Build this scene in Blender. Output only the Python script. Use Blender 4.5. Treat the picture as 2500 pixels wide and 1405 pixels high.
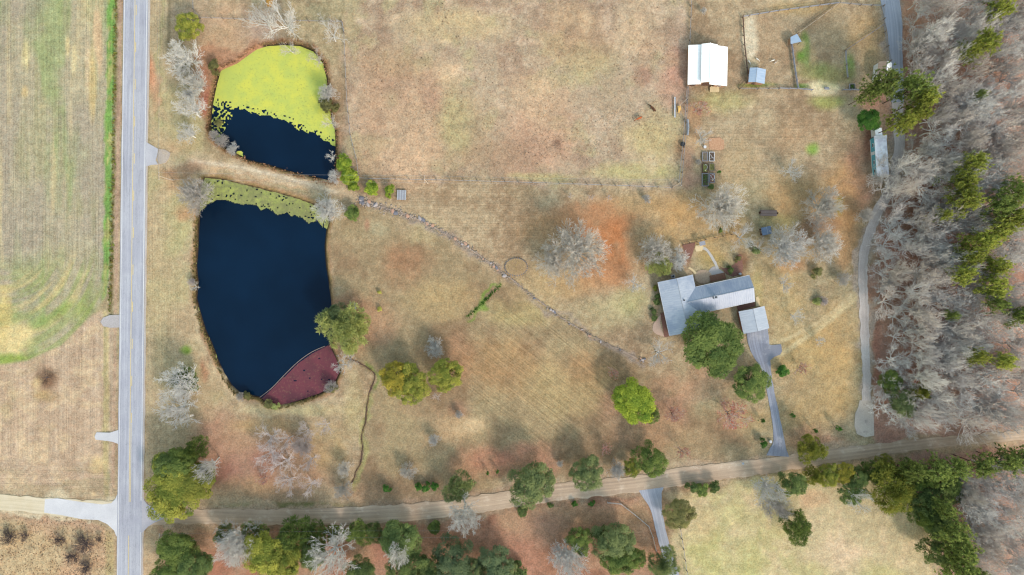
import bpy, bmesh, math, random
import numpy as np
from mathutils import Vector, Matrix, Quaternion
from mathutils.geometry import tessellate_polygon

# ------------------------------------------------------------------ camera, sky, sun, exposure
for o in list(bpy.data.objects):
    bpy.data.objects.remove(o)
scene = bpy.context.scene
COL = scene.collection
S = 0.12            # metres on the ground for one pixel of the 2500 px wide photograph
HC = 200.0          # drone height
SUN_EL, SUN_AZ = math.radians(36), math.radians(145)

cam_d = bpy.data.cameras.new('camera')
cam_d.lens = 24; cam_d.sensor_width = 36; cam_d.clip_start = 1; cam_d.clip_end = 6000
cam = bpy.data.objects.new('camera', cam_d); COL.objects.link(cam)
cam.location = (0, 0, HC); cam.rotation_euler = (0, 0, 0)
scene.camera = cam

world = bpy.data.worlds.new('World'); scene.world = world; world.use_nodes = True
wt = world.node_tree
bg = wt.nodes['Background']
sky = wt.nodes.new('ShaderNodeTexSky'); sky.sky_type = 'NISHITA'; sky.sun_disc = False
sky.sun_elevation = SUN_EL; sky.sun_rotation = SUN_AZ
sky.air_density = 2.6; sky.dust_density = 1.6; sky.ozone_density = 1.0
wt.links.new(sky.outputs[0], bg.inputs[0]); bg.inputs[1].default_value = 0.15

sun_d = bpy.data.lights.new('sun', 'SUN'); sun_d.energy = 1.5; sun_d.angle = math.radians(10)
sun_d.color = (1.0, 0.89, 0.82)
sun = bpy.data.objects.new('sun', sun_d); COL.objects.link(sun)
sv = Vector((math.sin(SUN_AZ) * math.cos(SUN_EL), math.cos(SUN_AZ) * math.cos(SUN_EL), math.sin(SUN_EL)))
sun.rotation_euler = sv.to_track_quat('Z', 'Y').to_euler(); sun.location = sv * 300

vs = scene.view_settings
vs.view_transform = 'Standard'; vs.look = 'None'; vs.gamma = 1.0; vs.use_curve_mapping = False
vs.exposure = 0.98
scene.cycles.use_denoising = True; scene.cycles.filter_width = 1.2
scene.cycles.max_bounces = 5; scene.cycles.diffuse_bounces = 3; scene.cycles.glossy_bounces = 2
scene.cycles.transmission_bounces = 2; scene.cycles.transparent_max_bounces = 4

# ------------------------------------------------------------------ helpers
K = (1.56, 1.58, 1.53)      # how much brighter a sunlit flat surface shows than its albedo

def lin(c):
    c = c / 255.0
    return c / 12.92 if c <= 0.04045 else ((c + 0.055) / 1.055) ** 2.4

def A(r, g, b):
    return (min(.9, lin(r) / K[0]), min(.9, lin(g) / K[1]), min(.9, lin(b) / K[2]))

def W(px, py, h=0.0):
    f = S * (1 - h / HC)
    return Vector(((px - 1250) * f, (702.5 - py) * f, h))

def tag(o, label, cat, group=None, kind=None):
    if label: o['label'] = label
    if cat: o['category'] = cat
    if group: o['group'] = group
    if kind: o['kind'] = kind
    return o

def link(name, me, parent=None, mat=None, loc=None):
    o = bpy.data.objects.new(name, me); COL.objects.link(o)
    if mat is not None and me is not None and not me.materials: me.materials.append(mat)
    if parent is not None: o.parent = parent
    if loc is not None: o.location = loc
    return o

def thing(name, label, cat, loc=(0, 0, 0), rz=0.0, group=None):
    o = bpy.data.objects.new(name, None); COL.objects.link(o)
    o.location = loc; o.rotation_euler = (0, 0, rz); o.empty_display_size = 0.3
    return tag(o, label, cat, group)

def struct(o):
    o['kind'] = 'structure'; return o

class MB:
    """collects polygons for one mesh"""
    def __init__(s): s.v = []; s.f = []
    def poly(s, pts):
        i = len(s.v); s.v += [tuple(p) for p in pts]; s.f.append(tuple(range(i, i + len(pts)))); return s
    def box(s, c, d, rz=0.0, ry=0.0, rx=0.0):
        i = len(s.v); m = Matrix.Rotation(rz, 3, 'Z') @ Matrix.Rotation(ry, 3, 'Y') @ Matrix.Rotation(rx, 3, 'X')
        for x in (-.5, .5):
            for y in (-.5, .5):
                for z in (-.5, .5):
                    s.v.append(tuple(m @ Vector((x * d[0], y * d[1], z * d[2])) + Vector(c)))
        for q in ((0, 1, 3, 2), (4, 6, 7, 5), (0, 4, 5, 1), (2, 3, 7, 6), (0, 2, 6, 4), (1, 5, 7, 3)):
            s.f.append(tuple(i + k for k in q))
        return s
    def slab(s, pts, t=0.12):
        n = len(pts); i = len(s.v)
        s.v += [tuple(p) for p in pts] + [(p[0], p[1], p[2] - t) for p in pts]
        s.f.append(tuple(range(i, i + n))); s.f.append(tuple(range(i + 2 * n - 1, i + n - 1, -1)))
        for k in range(n):
            a, b = i + k, i + (k + 1) % n
            s.f.append((a, a + n, b + n, b))
        return s
    def prism(s, pts, z0, z1):
        return s.slab([(p[0], p[1], z1) for p in pts], z1 - z0)
    def tube(s, path, rad, n=6, cap=True):
        path = [Vector(p) for p in path]
        if not hasattr(rad, '__len__'): rad = [rad] * len(path)
        i = len(s.v)
        for k, p in enumerate(path):
            d = (path[min(k + 1, len(path) - 1)] - path[max(k - 1, 0)]).normalized()
            u = d.orthogonal().normalized() if k == 0 else (u - d * u.dot(d)).normalized()
            w = d.cross(u)
            for j in range(n):
                a = 2 * math.pi * j / n
                s.v.append(tuple(p + (u * math.cos(a) + w * math.sin(a)) * rad[k]))
        for k in range(len(path) - 1):
            for j in range(n):
                a = i + k * n + j; b = i + k * n + (j + 1) % n
                s.f.append((a, b, b + n, a + n))
        if cap:
            s.f.append(tuple(i + j for j in reversed(range(n))))
            s.f.append(tuple(i + (len(path) - 1) * n + j for j in range(n)))
        return s
    def mesh(s, name):
        me = bpy.data.meshes.new(name); me.from_pydata(s.v, [], s.f); me.update(); return me
    def build(s, name, mat, parent=None, loc=None):
        return link(name, s.mesh(name), parent, mat, loc)

def np_mesh(name, verts, faces, face_attr=None, smooth=False):
    """verts (n,3), faces (m,k) arrays"""
    me = bpy.data.meshes.new(name)
    verts = np.ascontiguousarray(verts, np.float32); faces = np.ascontiguousarray(faces, np.int32)
    m, k = faces.shape
    me.vertices.add(len(verts)); me.vertices.foreach_set('co', verts.ravel())
    me.loops.add(m * k); me.loops.foreach_set('vertex_index', faces.ravel())
    me.polygons.add(m); me.polygons.foreach_set('loop_start', np.arange(m, dtype=np.int32) * k)
    if smooth: me.polygons.foreach_set('use_smooth', np.ones(m, bool))
    if face_attr is not None:
        at = me.attributes.new('v', 'FLOAT', 'FACE'); at.data.foreach_set('value', np.ascontiguousarray(face_attr, np.float32))
    me.update(calc_edges=True)
    return me

# ---- numpy noise
def _h(ix, iy, seed):
    n = (ix.astype(np.int64) * 374761393 + iy.astype(np.int64) * 668265263 + seed * 974634541) & 0xffffffff
    n = ((n ^ (n >> 13)) * 1274126177) & 0xffffffff
    n = n ^ (n >> 16)
    return (n & 0xffff) / 65535.0

def vnoise(x, y, seed=0):
    xi = np.floor(x); yi = np.floor(y); fx = x - xi; fy = y - yi
    fx = fx * fx * (3 - 2 * fx); fy = fy * fy * (3 - 2 * fy)
    a = _h(xi, yi, seed); b = _h(xi + 1, yi, seed); c = _h(xi, yi + 1, seed); d = _h(xi + 1, yi + 1, seed)
    return (a * (1 - fx) + b * fx) * (1 - fy) + (c * (1 - fx) + d * fx) * fy

def fbm(x, y, sc, seed=0, oct=4):
    r = 0; amp = 1; tot = 0
    for i in range(oct):
        r = r + amp * vnoise(x / sc * 2 ** i + 17.3 * i, y / sc * 2 ** i - 9.1 * i, seed + i); tot += amp; amp *= .55
    return r / tot

def sstep(a, b, x):
    t = np.clip((x - a) / (b - a), 0, 1); return t * t * (3 - 2 * t)

def sdist(X, Y, poly):
    """signed distance to a polygon (negative inside)"""
    p = np.array(poly, float); n = len(p)
    d = np.full(X.shape, 1e18); ins = np.zeros(X.shape, bool)
    for i in range(n):
        a = p[i]; b = p[(i + 1) % n]; e = b - a
        wx = X - a[0]; wy = Y - a[1]
        t = np.clip((wx * e[0] + wy * e[1]) / (e @ e + 1e-12), 0, 1)
        d = np.minimum(d, (wx - e[0] * t) ** 2 + (wy - e[1] * t) ** 2)
        c = (a[1] > Y) != (b[1] > Y)
        with np.errstate(divide='ignore', invalid='ignore'):
            xx = (b[0] - a[0]) * (Y - a[1]) / (b[1] - a[1] + 1e-12) + a[0]
        ins ^= c & (X < xx)
    d = np.sqrt(d)
    return np.where(ins, -d, d)

def ldist(X, Y, line):
    p = np.array(line, float); d = np.full(X.shape, 1e18)
    for i in range(len(p) - 1):
        a = p[i]; e = p[i + 1] - a
        wx = X - a[0]; wy = Y - a[1]
        t = np.clip((wx * e[0] + wy * e[1]) / (e @ e + 1e-12), 0, 1)
        d = np.minimum(d, (wx - e[0] * t) ** 2 + (wy - e[1] * t) ** 2)
    return np.sqrt(d)

def spline(pts, step):
    """Catmull-Rom through rows of numbers, resampled about every `step` of the first two"""
    p = [np.array(q, float) for q in pts]
    p = [2 * p[0] - p[1]] + p + [2 * p[-1] - p[-2]]
    out = []
    for i in range(1, len(p) - 2):
        n = max(1, int(np.linalg.norm(p[i + 1][:2] - p[i][:2]) / step))
        for k in range(n):
            t = k / n
            out.append(.5 * (2 * p[i] + (p[i + 1] - p[i - 1]) * t + (2 * p[i - 1] - 5 * p[i] + 4 * p[i + 1] - p[i + 2]) * t * t
                             + (3 * p[i] - p[i - 1] - 3 * p[i + 1] + p[i + 2]) * t ** 3))
    out.append(p[-2]); return out

# ---- materials
class NT:
    def __init__(s, name):
        s.m = bpy.data.materials.new(name); s.m.use_nodes = True; s.t = s.m.node_tree
        s.b = s.t.nodes['Principled BSDF']; s.b.inputs['Specular IOR Level'].default_value = 0.25
    def n(s, typ, **kw):
        nd = s.t.nodes.new('ShaderNode' + typ)
        for k, v in kw.items(): setattr(nd, k, v)
        return nd
    def l(s, a, b): s.t.links.new(a, b)
    def coord(s, out='Object', scale=(1, 1, 1), rot=(0, 0, 0)):
        c = s.n('TexCoord'); mp = s.n('Mapping'); mp.inputs['Scale'].default_value = scale; mp.inputs['Rotation'].default_value = rot
        s.l(c.outputs[out], mp.inputs[0]); return mp.outputs[0]
    def noise(s, vec, scale, detail=3, rough=.6):
        nd = s.n('TexNoise'); nd.inputs['Scale'].default_value = scale; nd.inputs['Detail'].default_value = detail
        nd.inputs['Roughness'].default_value = rough; s.l(vec, nd.inputs['Vector']); return nd.outputs['Fac']
    def math(s, op, a, b=None, clamp=False):
        nd = s.n('Math', operation=op, use_clamp=clamp)
        for i, x in enumerate((a, b)):
            if x is None: continue
            if hasattr(x, 'links'): s.l(x, nd.inputs[i])
            else: nd.inputs[i].default_value = x
        return nd.outputs[0]
    def ramp(s, fac, a, b, lo=0., hi=1.):
        nd = s.n('MapRange'); nd.clamp = True; s.l(fac, nd.inputs[0])
        for i, v in enumerate((a, b, lo, hi)): nd.inputs[i + 1].default_value = v
        return nd.outputs[0]
    def mix(s, fac, a, b, blend='MIX'):
        nd = s.n('Mix', data_type='RGBA', blend_type=blend)
        for sock, x in ((nd.inputs[0], fac), (nd.inputs[6], a), (nd.inputs[7], b)):
            if hasattr(x, 'links'): s.l(x, sock)
            elif hasattr(x, '__len__'): sock.default_value = (*x[:3], 1)
            else: sock.default_value = x
        return nd.outputs[2]
    def scalec(s, col, val):
        nd = s.n('VectorMath', operation='SCALE')
        if hasattr(col, 'links'): s.l(col, nd.inputs[0])
        else: nd.inputs[0].default_value = col[:3]
        s.l(val, nd.inputs['Scale']); return nd.outputs[0]
    def out(s, col=None, rough=.9, bump=None, dist=.05, strength=.6):
        if col is not None:
            if hasattr(col, 'links'): s.l(col, s.b.inputs['Base Color'])
            else: s.b.inputs['Base Color'].default_value = (*col[:3], 1)
        s.b.inputs['Roughness'].default_value = rough
        if bump is not None:
            bn = s.n('Bump'); bn.inputs['Distance'].default_value = dist; bn.inputs['Strength'].default_value = strength
            s.l(bump, bn.inputs['Height']); s.l(bn.outputs[0], s.b.inputs['Normal'])
        return s.m

def simple(name, c1, c2=None, scale=2.0, rough=.85, stretch=(1, 1, 1), bump=0.0, spec=.25, metal=0.0):
    t = NT(name); c2 = c2 or tuple(x * .75 for x in c1)
    f = t.noise(t.coord('Object', stretch), scale, 4, .65)
    t.b.inputs['Specular IOR Level'].default_value = spec; t.b.inputs['Metallic'].default_value = metal
    return t.out(t.mix(t.ramp(f, .32, .68), c1, c2), rough, f if bump else None, bump)

def leafmat(name, c1, c2, trans=.45):
    """foliage: two tones by leaf, a drift by tree, some light passing through"""
    t = NT(name); at = t.n('Attribute', attribute_name='v'); oi = t.n('ObjectInfo')
    col = t.mix(at.outputs['Fac'], c1, c2)
    col = t.scalec(col, t.ramp(oi.outputs['Random'], 0, 1, .82, 1.18))
    t.out(col, .75); t.b.inputs['Specular IOR Level'].default_value = .15
    tr = t.n('BsdfTranslucent'); t.l(col, tr.inputs[0])
    mx = t.n('MixShader'); mx.inputs[0].default_value = trans
    t.l(t.b.outputs[0], mx.inputs[1]); t.l(tr.outputs[0], mx.inputs[2])
    t.l(mx.outputs[0], t.t.nodes['Material Output'].inputs[0])
    return t.m

def barkmat(name, c1, c2):
    t = NT(name); oi = t.n('ObjectInfo'); f = t.noise(t.coord('Object'), 6, 3)
    col = t.mix(t.ramp(f, .35, .65), c1, c2)
    col = t.scalec(col, t.ramp(oi.outputs['Random'], 0, 1, .85, 1.15))
    return t.out(col, .9)
# ------------------------------------------------------------------ shapes shared by the ground and the things on it (photo pixels)
POND1 = [(548,160),(532,168),(522,205),(514,245),(509,280),(508,312),(514,338),(532,354),(560,372),(588,386),(602,394),(650,406),(700,421),(740,431),(780,440),(808,448),(820,442),(822,400),(823,350),(822,318),(812,288),(806,240),(801,190),(792,152),(767,120),(732,106),(690,103),(650,106),(622,114),(600,130),(575,148)]
POND2 = [(496,430),(486,455),(482,510),(478,560),(476,610),(473,650),(477,690),(473,728),(482,765),(496,810),(511,842),(525,880),(541,915),(560,945),(580,963),(604,969),(630,975),(645,987),(676,996),(702,992),(742,980),(782,966),(802,955),(820,938),(833,910),(826,880),(812,850),(815,800),(813,745),(808,700),(800,650),(796,600),(800,563),(806,540),(800,515),(772,499),(740,487),(700,474),(650,461),(590,446),(540,434)]
MAINRD = [(420,-9000),(378,-4600),(350,-2200),(334,-900),(331.5,0),(325.3,468),(320.3,936),(315,1405),(306,2200),(292,3600),(272,5800),(240,9000)]
DIRT = [(345,1262,46),(400,1262,36),(500,1261,36),(625,1263,38),(830,1261,42),(1050,1246,41),(1250,1219,42),(1353,1203,43),(1550,1183,41),(1650,1167,44),(1780,1149,40),(1875,1137,38),(2010,1116,34),(2100,1104,33),(2200,1091,28),(2300,1080,26),(2420,1069,24),(2560,1056,24),(2760,1030,24),(3600,940,24),(6000,700,24)]
WESTRD = [(-4000,1130,38),(-2000,1172,38),(-900,1198,38),(-400,1212,38),(-160,1221,38),(0,1226.5,37),(110,1236,40),(200,1244,44),(300,1250,50)]
LANE = [(2020,-900,44),(2080,-480,44),(2125,-220,44),(2160,-60,44),(2173,0,46),(2183,60,40),(2187,120,32),(2189,180,32),(2192,250,30),(2196,330,30),(2190,400,30),(2170,465,28),(2140,525,28),(2119,580,27),(2107,640,26),(2107,700,25),(2110,770,26),(2113,850,25),(2116,930,24),(2115,990,28)]
DRIVE = [(1848,800,52),(1851,830,52),(1858,860,44),(1866,885,30),(1874,915,19),(1882,960,18),(1890,1000,19),(1897,1040,21),(1902,1080,28),(1900,1100,44),(1899,1114,56)]
SDRIVE = [(1590,1194,62),(1592,1206,50),(1598,1225,36),(1604,1250,26),(1612,1290,24),(1622,1330,24),(1636,1375,24),(1650,1420,25),(1670,1500,25)]
TRACK = [(360,384,40),(400,386,36),(450,392,40),(520,402,36),(600,417,34),(680,436,34),(760,458,32),(830,480,22),(885,494,14)]
DITCH = [(880,491),(915,501),(950,512),(1000,529),(1040,546),(1080,567),(1120,590),(1150,610),(1180,632),(1220,661),(1260,692),(1300,723),(1350,761),(1400,795),(1450,822),(1500,848),(1540,868),(1568,881)]
CREEK = [(846,876),(872,884),(895,897),(911,910),(914,924),(907,944),(900,965),(896,990),(894,1012),(891,1035),(884,1055),(882,1075),(885,1092),(881,1120),(877,1138),(868,1152),(866,1165),(857,1180)]
WOODS = [(2205,-80),(2215,40),(2213,170),(2222,260),(2215,330),(2195,420),(2165,500),(2140,560),(2128,640),(2130,740),(2135,850),(2140,960),(2142,1040),(2150,1082),(2300,1072),(2520,1052),(2760,1030),(2760,-80)]

# ------------------------------------------------------------------ the ground
def ground():
    fx = np.arange(-110, 2611, 4.0); fy = np.arange(-110, 1516, 4.0)
    ex = np.array([60, 180, 500, 1300, 4000, 12000.])
    gx = np.concatenate([-110 - ex[::-1], fx, fx[-1] + ex]); gy = np.concatenate([-110 - ex[::-1], fy, fy[-1] + ex])
    X, Y = np.meshgrid(gx, gy); shp = X.shape; X = X.ravel(); Y = Y.ravel()
    wx = X + (fbm(X, Y, 70, 11) - .5) * 70 + (fbm(X, Y, 18, 12, 2) - .5) * 16
    wy = Y + (fbm(X, Y, 70, 13) - .5) * 70 + (fbm(X, Y, 18, 14, 2) - .5) * 16
    n_big = fbm(X, Y, 260, 1); n_mid = fbm(X, Y, 90, 2); n_sm = fbm(X, Y, 26, 3, 3); n_fine = fbm(X, Y, 9, 4, 2); n_x = fbm(X, Y, 140, 6)
    col = np.empty((len(X), 3)); col[:] = A(188, 165, 132)
    FX = np.zeros((len(X), 4)); FX[:, 3] = 1
    def mixc(mask, rgb):
        m = np.clip(mask, 0, 1)[:, None]; col[:] = col * (1 - m) + np.array(A(*rgb)) * m
    def blob(cx, cy, rx, ry, rgb, st=1.0, soft=.6, rot=0, brk=.5):
        sel = (np.abs(X - cx) < (rx + ry) * 2 + 60) & (np.abs(Y - cy) < (rx + ry) * 2 + 60)
        if not sel.any(): return
        a = math.radians(rot); wk = min(1, min(rx, ry) / 60); dx = X[sel] + (wx[sel] - X[sel]) * wk - cx; dy = Y[sel] + (wy[sel] - Y[sel]) * wk - cy
        u = (dx * math.cos(a) + dy * math.sin(a)) / rx; v = (-dx * math.sin(a) + dy * math.cos(a)) / ry
        d = np.sqrt(u * u + v * v)
        m = st * sstep(1 + soft, 1 - soft, d) * np.clip(1 - brk + brk * 2 * n_sm[sel], 0, 1.15)
        m = np.clip(m, 0, 1)[:, None]
        col[sel] = col[sel] * (1 - m) + np.array(A(*rgb)) * m
    def pmask(poly, f=10, warp=True):
        return sstep(f, -f, sdist(wx if warp else X, wy if warp else Y, poly))
    def lmask(line, w, f=6, warp=False):
        return sstep(w + f, w - f, ldist(wx if warp else X, wy if warp else Y, line))
    # lawn drift
    mixc(.8 * sstep(.42, .62, n_mid), (166, 139, 109)); mixc(.6 * sstep(.48, .7, n_x), (200, 180, 144))
    mixc(.5 * sstep(.5, .72, n_big), (176, 166, 126)); mixc(.5 * sstep(.5, .75, n_sm), (158, 132, 104)); mixc(.3 * sstep(.55, .8, n_fine), (214, 192, 156))
    # pasture
    PAST = [(842, -90), (846, 250), (872, 420), (1100, 440), (1640, 456), (1664, 440), (1680, 200), (1690, -90)]
    pm = pmask(PAST, 14)
    mixc(pm * .85, (198, 175, 147)); mixc(pm * .75 * sstep(.45, .62, n_mid), (172, 144, 121)); mixc(pm * .55 * sstep(.5, .68, n_sm), (212, 186, 158)); mixc(pm * .4 * sstep(.58, .7, n_fine), (156, 130, 108))
    mixc(pm * .5 * sstep(.55, .75, fbm(X, Y, 50, 21)), (188, 178, 132))
    for b in [(1000,300,90,140,(206,172,138),.7),(1000,395,70,50,(220,184,148),.8),(950,190,60,60,(184,148,122),.6),(1080,190,50,40,(222,190,152),.7),(960,150,90,40,(186,158,122),.5),
              (1100,60,120,40,(206,182,138),.7),(1320,330,90,70,(205,165,135),.8),(1270,395,60,45,(196,158,132),.7),(1360,350,12,12,(120,90,75),.7),(1320,240,80,60,(212,180,145),.7),
              (1130,320,70,90,(182,158,122),.7),(1110,300,40,70,(190,176,128),.6),(1200,390,90,50,(180,150,120),.7),(1440,150,60,40,(186,176,125),.5),(1500,210,50,60,(182,160,132),.7),
              (1575,180,25,30,(172,136,114),.8),(1580,120,20,20,(176,140,118),.7),(1650,170,30,55,(200,152,128),.75),(1645,225,34,40,(204,160,134),.6),(1560,80,60,60,(214,184,148),.6),
              (1600,340,70,60,(204,184,132),.7),(1560,420,110,20,(200,188,130),.75),(1590,400,16,25,(222,196,156),.7),(1660,360,14,25,(170,128,96),.7),(1400,100,80,60,(196,164,128),.6),
              (1400,40,60,30,(206,176,140),.6),(900,260,30,120,(196,160,128),.6),(900,400,30,40,(200,170,134),.6),(1320,430,70,10,(205,192,132),.6),(1050,220,25,60,(180,142,118),.6)]:
        blob(*b)
    # verge between road and ponds
    VERGE = [(360, -90), (352, 468), (346, 936), (340, 1240), (470, 1240), (500, 1050), (560, 980), (480, 770), (470, 600), (480, 430), (500, 370), (500, 250), (415, 120), (415, -90)]
    vm = pmask(VERGE, 10); mixc(vm * .6, (203, 180, 142)); FX[:, 0] = np.maximum(FX[:, 0], .7 * pmask([(352, -90), (345, 468), (338, 936), (335, 1235), (430, 1200), (430, 900), (440, 600), (420, 420), (415, -90)], 12))
    mixc(vm * .5 * sstep(.5, .7, fbm(X, Y, 120, 31)), (186, 178, 128))
    for b in [(370,180,10,40,(222,150,112),.7),(385,230,14,40,(206,150,120),.5),(430,560,30,80,(190,182,130),.6),(455,855,12,10,(140,165,70),.85),(400,850,30,60,(184,168,128),.5),(500,200,22,60,(186,126,100),.85),
              (505,250,16,30,(178,112,92),.8),(520,150,30,12,(160,120,85),.6),(445,520,20,16,(210,150,112),.6),(440,440,40,30,(206,160,124),.5),(400,215,8,30,(222,200,160),.5),(500,900,10,30,(190,130,100),.7),
              (390,700,25,120,(196,178,136),.5),(560,60,70,50,(206,170,136),.7),(560,110,60,30,(200,162,128),.6),(470,30,50,60,(186,160,138),.5),(640,60,60,50,(180,156,142),.6),(800,330,14,80,(204,176,146),.5)]:
        blob(*b)
    mixc(.75 * lmask([(414, -90), (412, 60), (409, 150)], 3, 4), (120, 110, 85))
    mixc(.5 * lmask([(403, -90), (401, 120), (396, 300)], 4, 5, True), (176, 172, 120))
    # pond margins: bare earth and reeds
    for P, in ((POND1,), (POND2,)):
        d = sdist(X, Y, P); e = d + (n_sm - .5) * 10
        mixc(.75 * sstep(14, 2, e), (176, 128, 98)); mixc(.5 * sstep(9, 0, d + (n_fine - .5) * 8), (150, 140, 80))
        mixc(sstep(2, -3, d), (60, 50, 40))
    mixc(.8 * sstep(30, 12, ldist(wx, wy, [(512, 130), (540, 150), (585, 140), (610, 118)])), (186, 138, 108))
    bank = [(478, 760), (490, 820), (512, 880), (535, 930), (565, 975), (610, 1003), (660, 1016), (720, 1006), (790, 985), (850, 955)]
    mixc(.75 * lmask(bank, 6, 6, True), (212, 190, 152)); mixc(.5 * lmask([(460, 560), (458, 640), (462, 720), (478, 760)], 5, 7, True), (206, 184, 148))
    TP = [(p[0], p[1]) for p in TRACK]
    mixc(.85 * lmask(TP, 15, 10, True), (206, 182, 148)); mixc(.8 * lmask([(470, 394), (540, 402), (600, 412), (680, 430), (760, 452), (820, 470)], 4, 5), (228, 210, 182)); mixc(.7 * lmask([(560, 416), (640, 434), (720, 456)], 2, 3), (222, 198, 166)); mixc(.6 * lmask([(660, 424), (740, 452), (800, 470)], 1.5, 3), (164, 146, 124)); mixc(.75 * lmask([(520, 412), (600, 428), (700, 458), (760, 476)], 3, 4, True), (206, 168, 128))
    blob(430,420,45,16,(178,140,108),.75); blob(470,405,30,12,(186,142,112),.6); blob(430,355,40,16,(200,164,124),.5)
    # left-hand fields
    F1 = [(-4000, -4000), (286, -4000), (284, 0), (276, 400), (268, 640), (258, 720), (225, 770), (150, 845), (70, 880), (0, 892), (-4000, 905)]
    fm = pmask(F1, 5, False); mixc(fm, (186, 174, 144))
    sx = fbm(X * 1.0, Y * .09, 15, 41, 4); sx2 = fbm(X, Y * .12, 44, 42, 3); sx3 = fbm(X, Y * .5, 90, 43, 3)
    mixc(fm * .6 * sstep(.45, .68, sx), (172, 166, 126)); mixc(fm * .6 * sstep(.5, .68, sx2) * sstep(.25, .5, n_mid), (152, 170, 108)); mixc(fm * .6 * sstep(.48, .66, sx3), (174, 160, 142))
    mixc(fm * .6 * sstep(.58, .75, fbm(X, Y * .1, 22, 44, 3)), (210, 190, 146))
    for b in [(212,170,6,70,(232,206,166)),(180,140,6,40,(226,208,160)),(165,110,5,30,(228,206,150)),(63,135,9,35,(222,204,150)),(60,225,8,14,(226,196,140)),(103,260,10,5,(230,206,152)),(235,70,10,60,(222,188,148)),(225,210,8,80,(212,186,130)),(243,110,6,60,(218,184,144))]:
        mixc(fm * .8 * sstep(1.4, .4, np.sqrt(((X - b[0]) / b[2]) ** 2 + ((Y - b[1]) / b[3]) ** 2) + (sx - .5) * 1.6), b[4])
    # the turning row at the field's lower end
    rr = np.hypot(X - 10, (Y - 560) * .82); arc = fbm(rr * 1.0, np.arctan2(Y - 560, X - 10) * 14, 14, 45, 3)
    am = fm * sstep(590, 690, Y + (X - 120) * .12); mixc(am * .7 * sstep(.42, .62, arc), (164, 172, 110)); mixc(am * .7 * sstep(.55, .7, fbm(rr, np.arctan2(Y - 560, X - 10) * 20, 20, 46, 3)), (214, 194, 140))
    blob(25,830,45,40,(232,208,150),.85); blob(10,770,16,60,(226,200,128),.7); blob(25,880,60,14,(140,166,72),.8); blob(215,745,22,50,(150,165,85),.6,rot=25); blob(150,760,40,14,(140,170,80),.6,rot=-40); blob(90,790,30,20,(150,172,95),.6)
    mixc(fm * .95 * sstep(13, 6, np.abs(X - (272 - (Y) * .018) + (n_sm - .5) * 14)) * sstep(775, 735, Y), (124, 164, 82)); mixc(fm * .7 * sstep(.52, .66, fbm(X, Y * .35, 12, 47, 3)) * sstep(12, 5, np.abs(X - (273 - Y * .018))) * sstep(775, 735, Y), (190, 176, 116))
    mixc(.55 * sstep(5, 2, np.abs(X - (283 - Y * .017) + (n_fine - .5) * 5)) * sstep(1230, 1210, Y), (140, 128, 82))
    mixc(.6 * sstep(6, 2, np.abs(X - (294 - Y * .0165))) * sstep(1210, 1180, Y), (196, 160, 138))
    F2 = [(-4000, 905), (0, 892), (70, 880), (150, 845), (225, 770), (258, 755), (276, 800), (272, 1215), (-4000, 1185)]
    f2 = pmask(F2, 5, False); mixc(f2, (204, 178, 150)); mixc(f2 * .6 * sstep(.45, .65, sx), (190, 162, 134)); mixc(f2 * .55 * sstep(.5, .7, n_sm), (216, 190, 152)); mixc(f2 * .5 * sstep(.55, .75, n_mid), (184, 166, 124))
    mixc(f2 * .55 * sstep(9, 4, np.abs(X - 258 + (n_sm - .5) * 10)), (178, 170, 112))
    mixc(f2 * .55 * sstep(1130, 1160, Y) * sstep(.4, .6, fbm(X * .15, Y, 14, 48, 3)), (176, 158, 124))
    for b in [(110,925,28,24,(140,104,80),.9),(90,936,12,14,(212,184,138),.8),(237,1135,18,18,(228,200,148),.85),(228,1205,6,6,(228,200,156),.8),(110,965,30,14,(190,160,110),.6)]: blob(*b)
    F3 = [(-4000, 1248), (0, 1248), (150, 1262), (235, 1280), (270, 1300), (280, 1330), (278, 1500), (278, 5000), (-4000, 5000)]
    f3 = pmask(F3, 5, False); mixc(f3, (208, 182, 142)); mixc(f3 * .6 * sstep(.45, .65, n_sm), (192, 160, 120)); mixc(f3 * .5 * sstep(.5, .7, n_mid), (214, 170, 138)); mixc(.6 * f3 * sstep(24, 6, Y - 1252 - X * .12), (186, 152, 126)); mixc(f3 * .5 * sstep(16, 6, np.abs(X - 268)), (176, 166, 116))
    FX[:, 0] = np.maximum(FX[:, 0], fm * (1 - .8 * sstep(640, 700, Y))); FX[:, 0] = np.maximum(FX[:, 0], f2 * .9 * sstep(1140, 1100, Y)); FX[:, 1] = np.maximum(FX[:, 1], f2 * .7 * sstep(1120, 1150, Y))
    # the meadow in the middle: mown lines and litter
    FX[:, 1] = np.maximum(FX[:, 1], .8 * pmask([(980, 455), (1330, 455), (1330, 640), (1230, 650), (1080, 560), (980, 515)], 20))
    FX[:, 2] = np.maximum(FX[:, 2], .9 * pmask([(1120, 780), (1300, 740), (1560, 890), (1500, 1060), (1280, 1110), (1100, 950)], 30))
    FX[:, 1] = np.maximum(FX[:, 1], .6 * pmask([(1690, 230), (2100, 230), (2090, 420), (1900, 460), (1780, 440), (1700, 330)], 20))
    MEAD = [(815, 540), (880, 500), (1080, 580), (1300, 740), (1560, 890), (1840, 1080), (1350, 1160), (950, 1215), (870, 1160), (910, 930), (850, 860), (820, 700)]
    mm = pmask(MEAD, 20); mixc(mm * .8, (166, 144, 110)); mixc(mm * .65 * sstep(.45, .63, n_mid), (152, 124, 96)); mixc(mm * .45 * sstep(.5, .7, n_x), (188, 168, 126))
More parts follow.
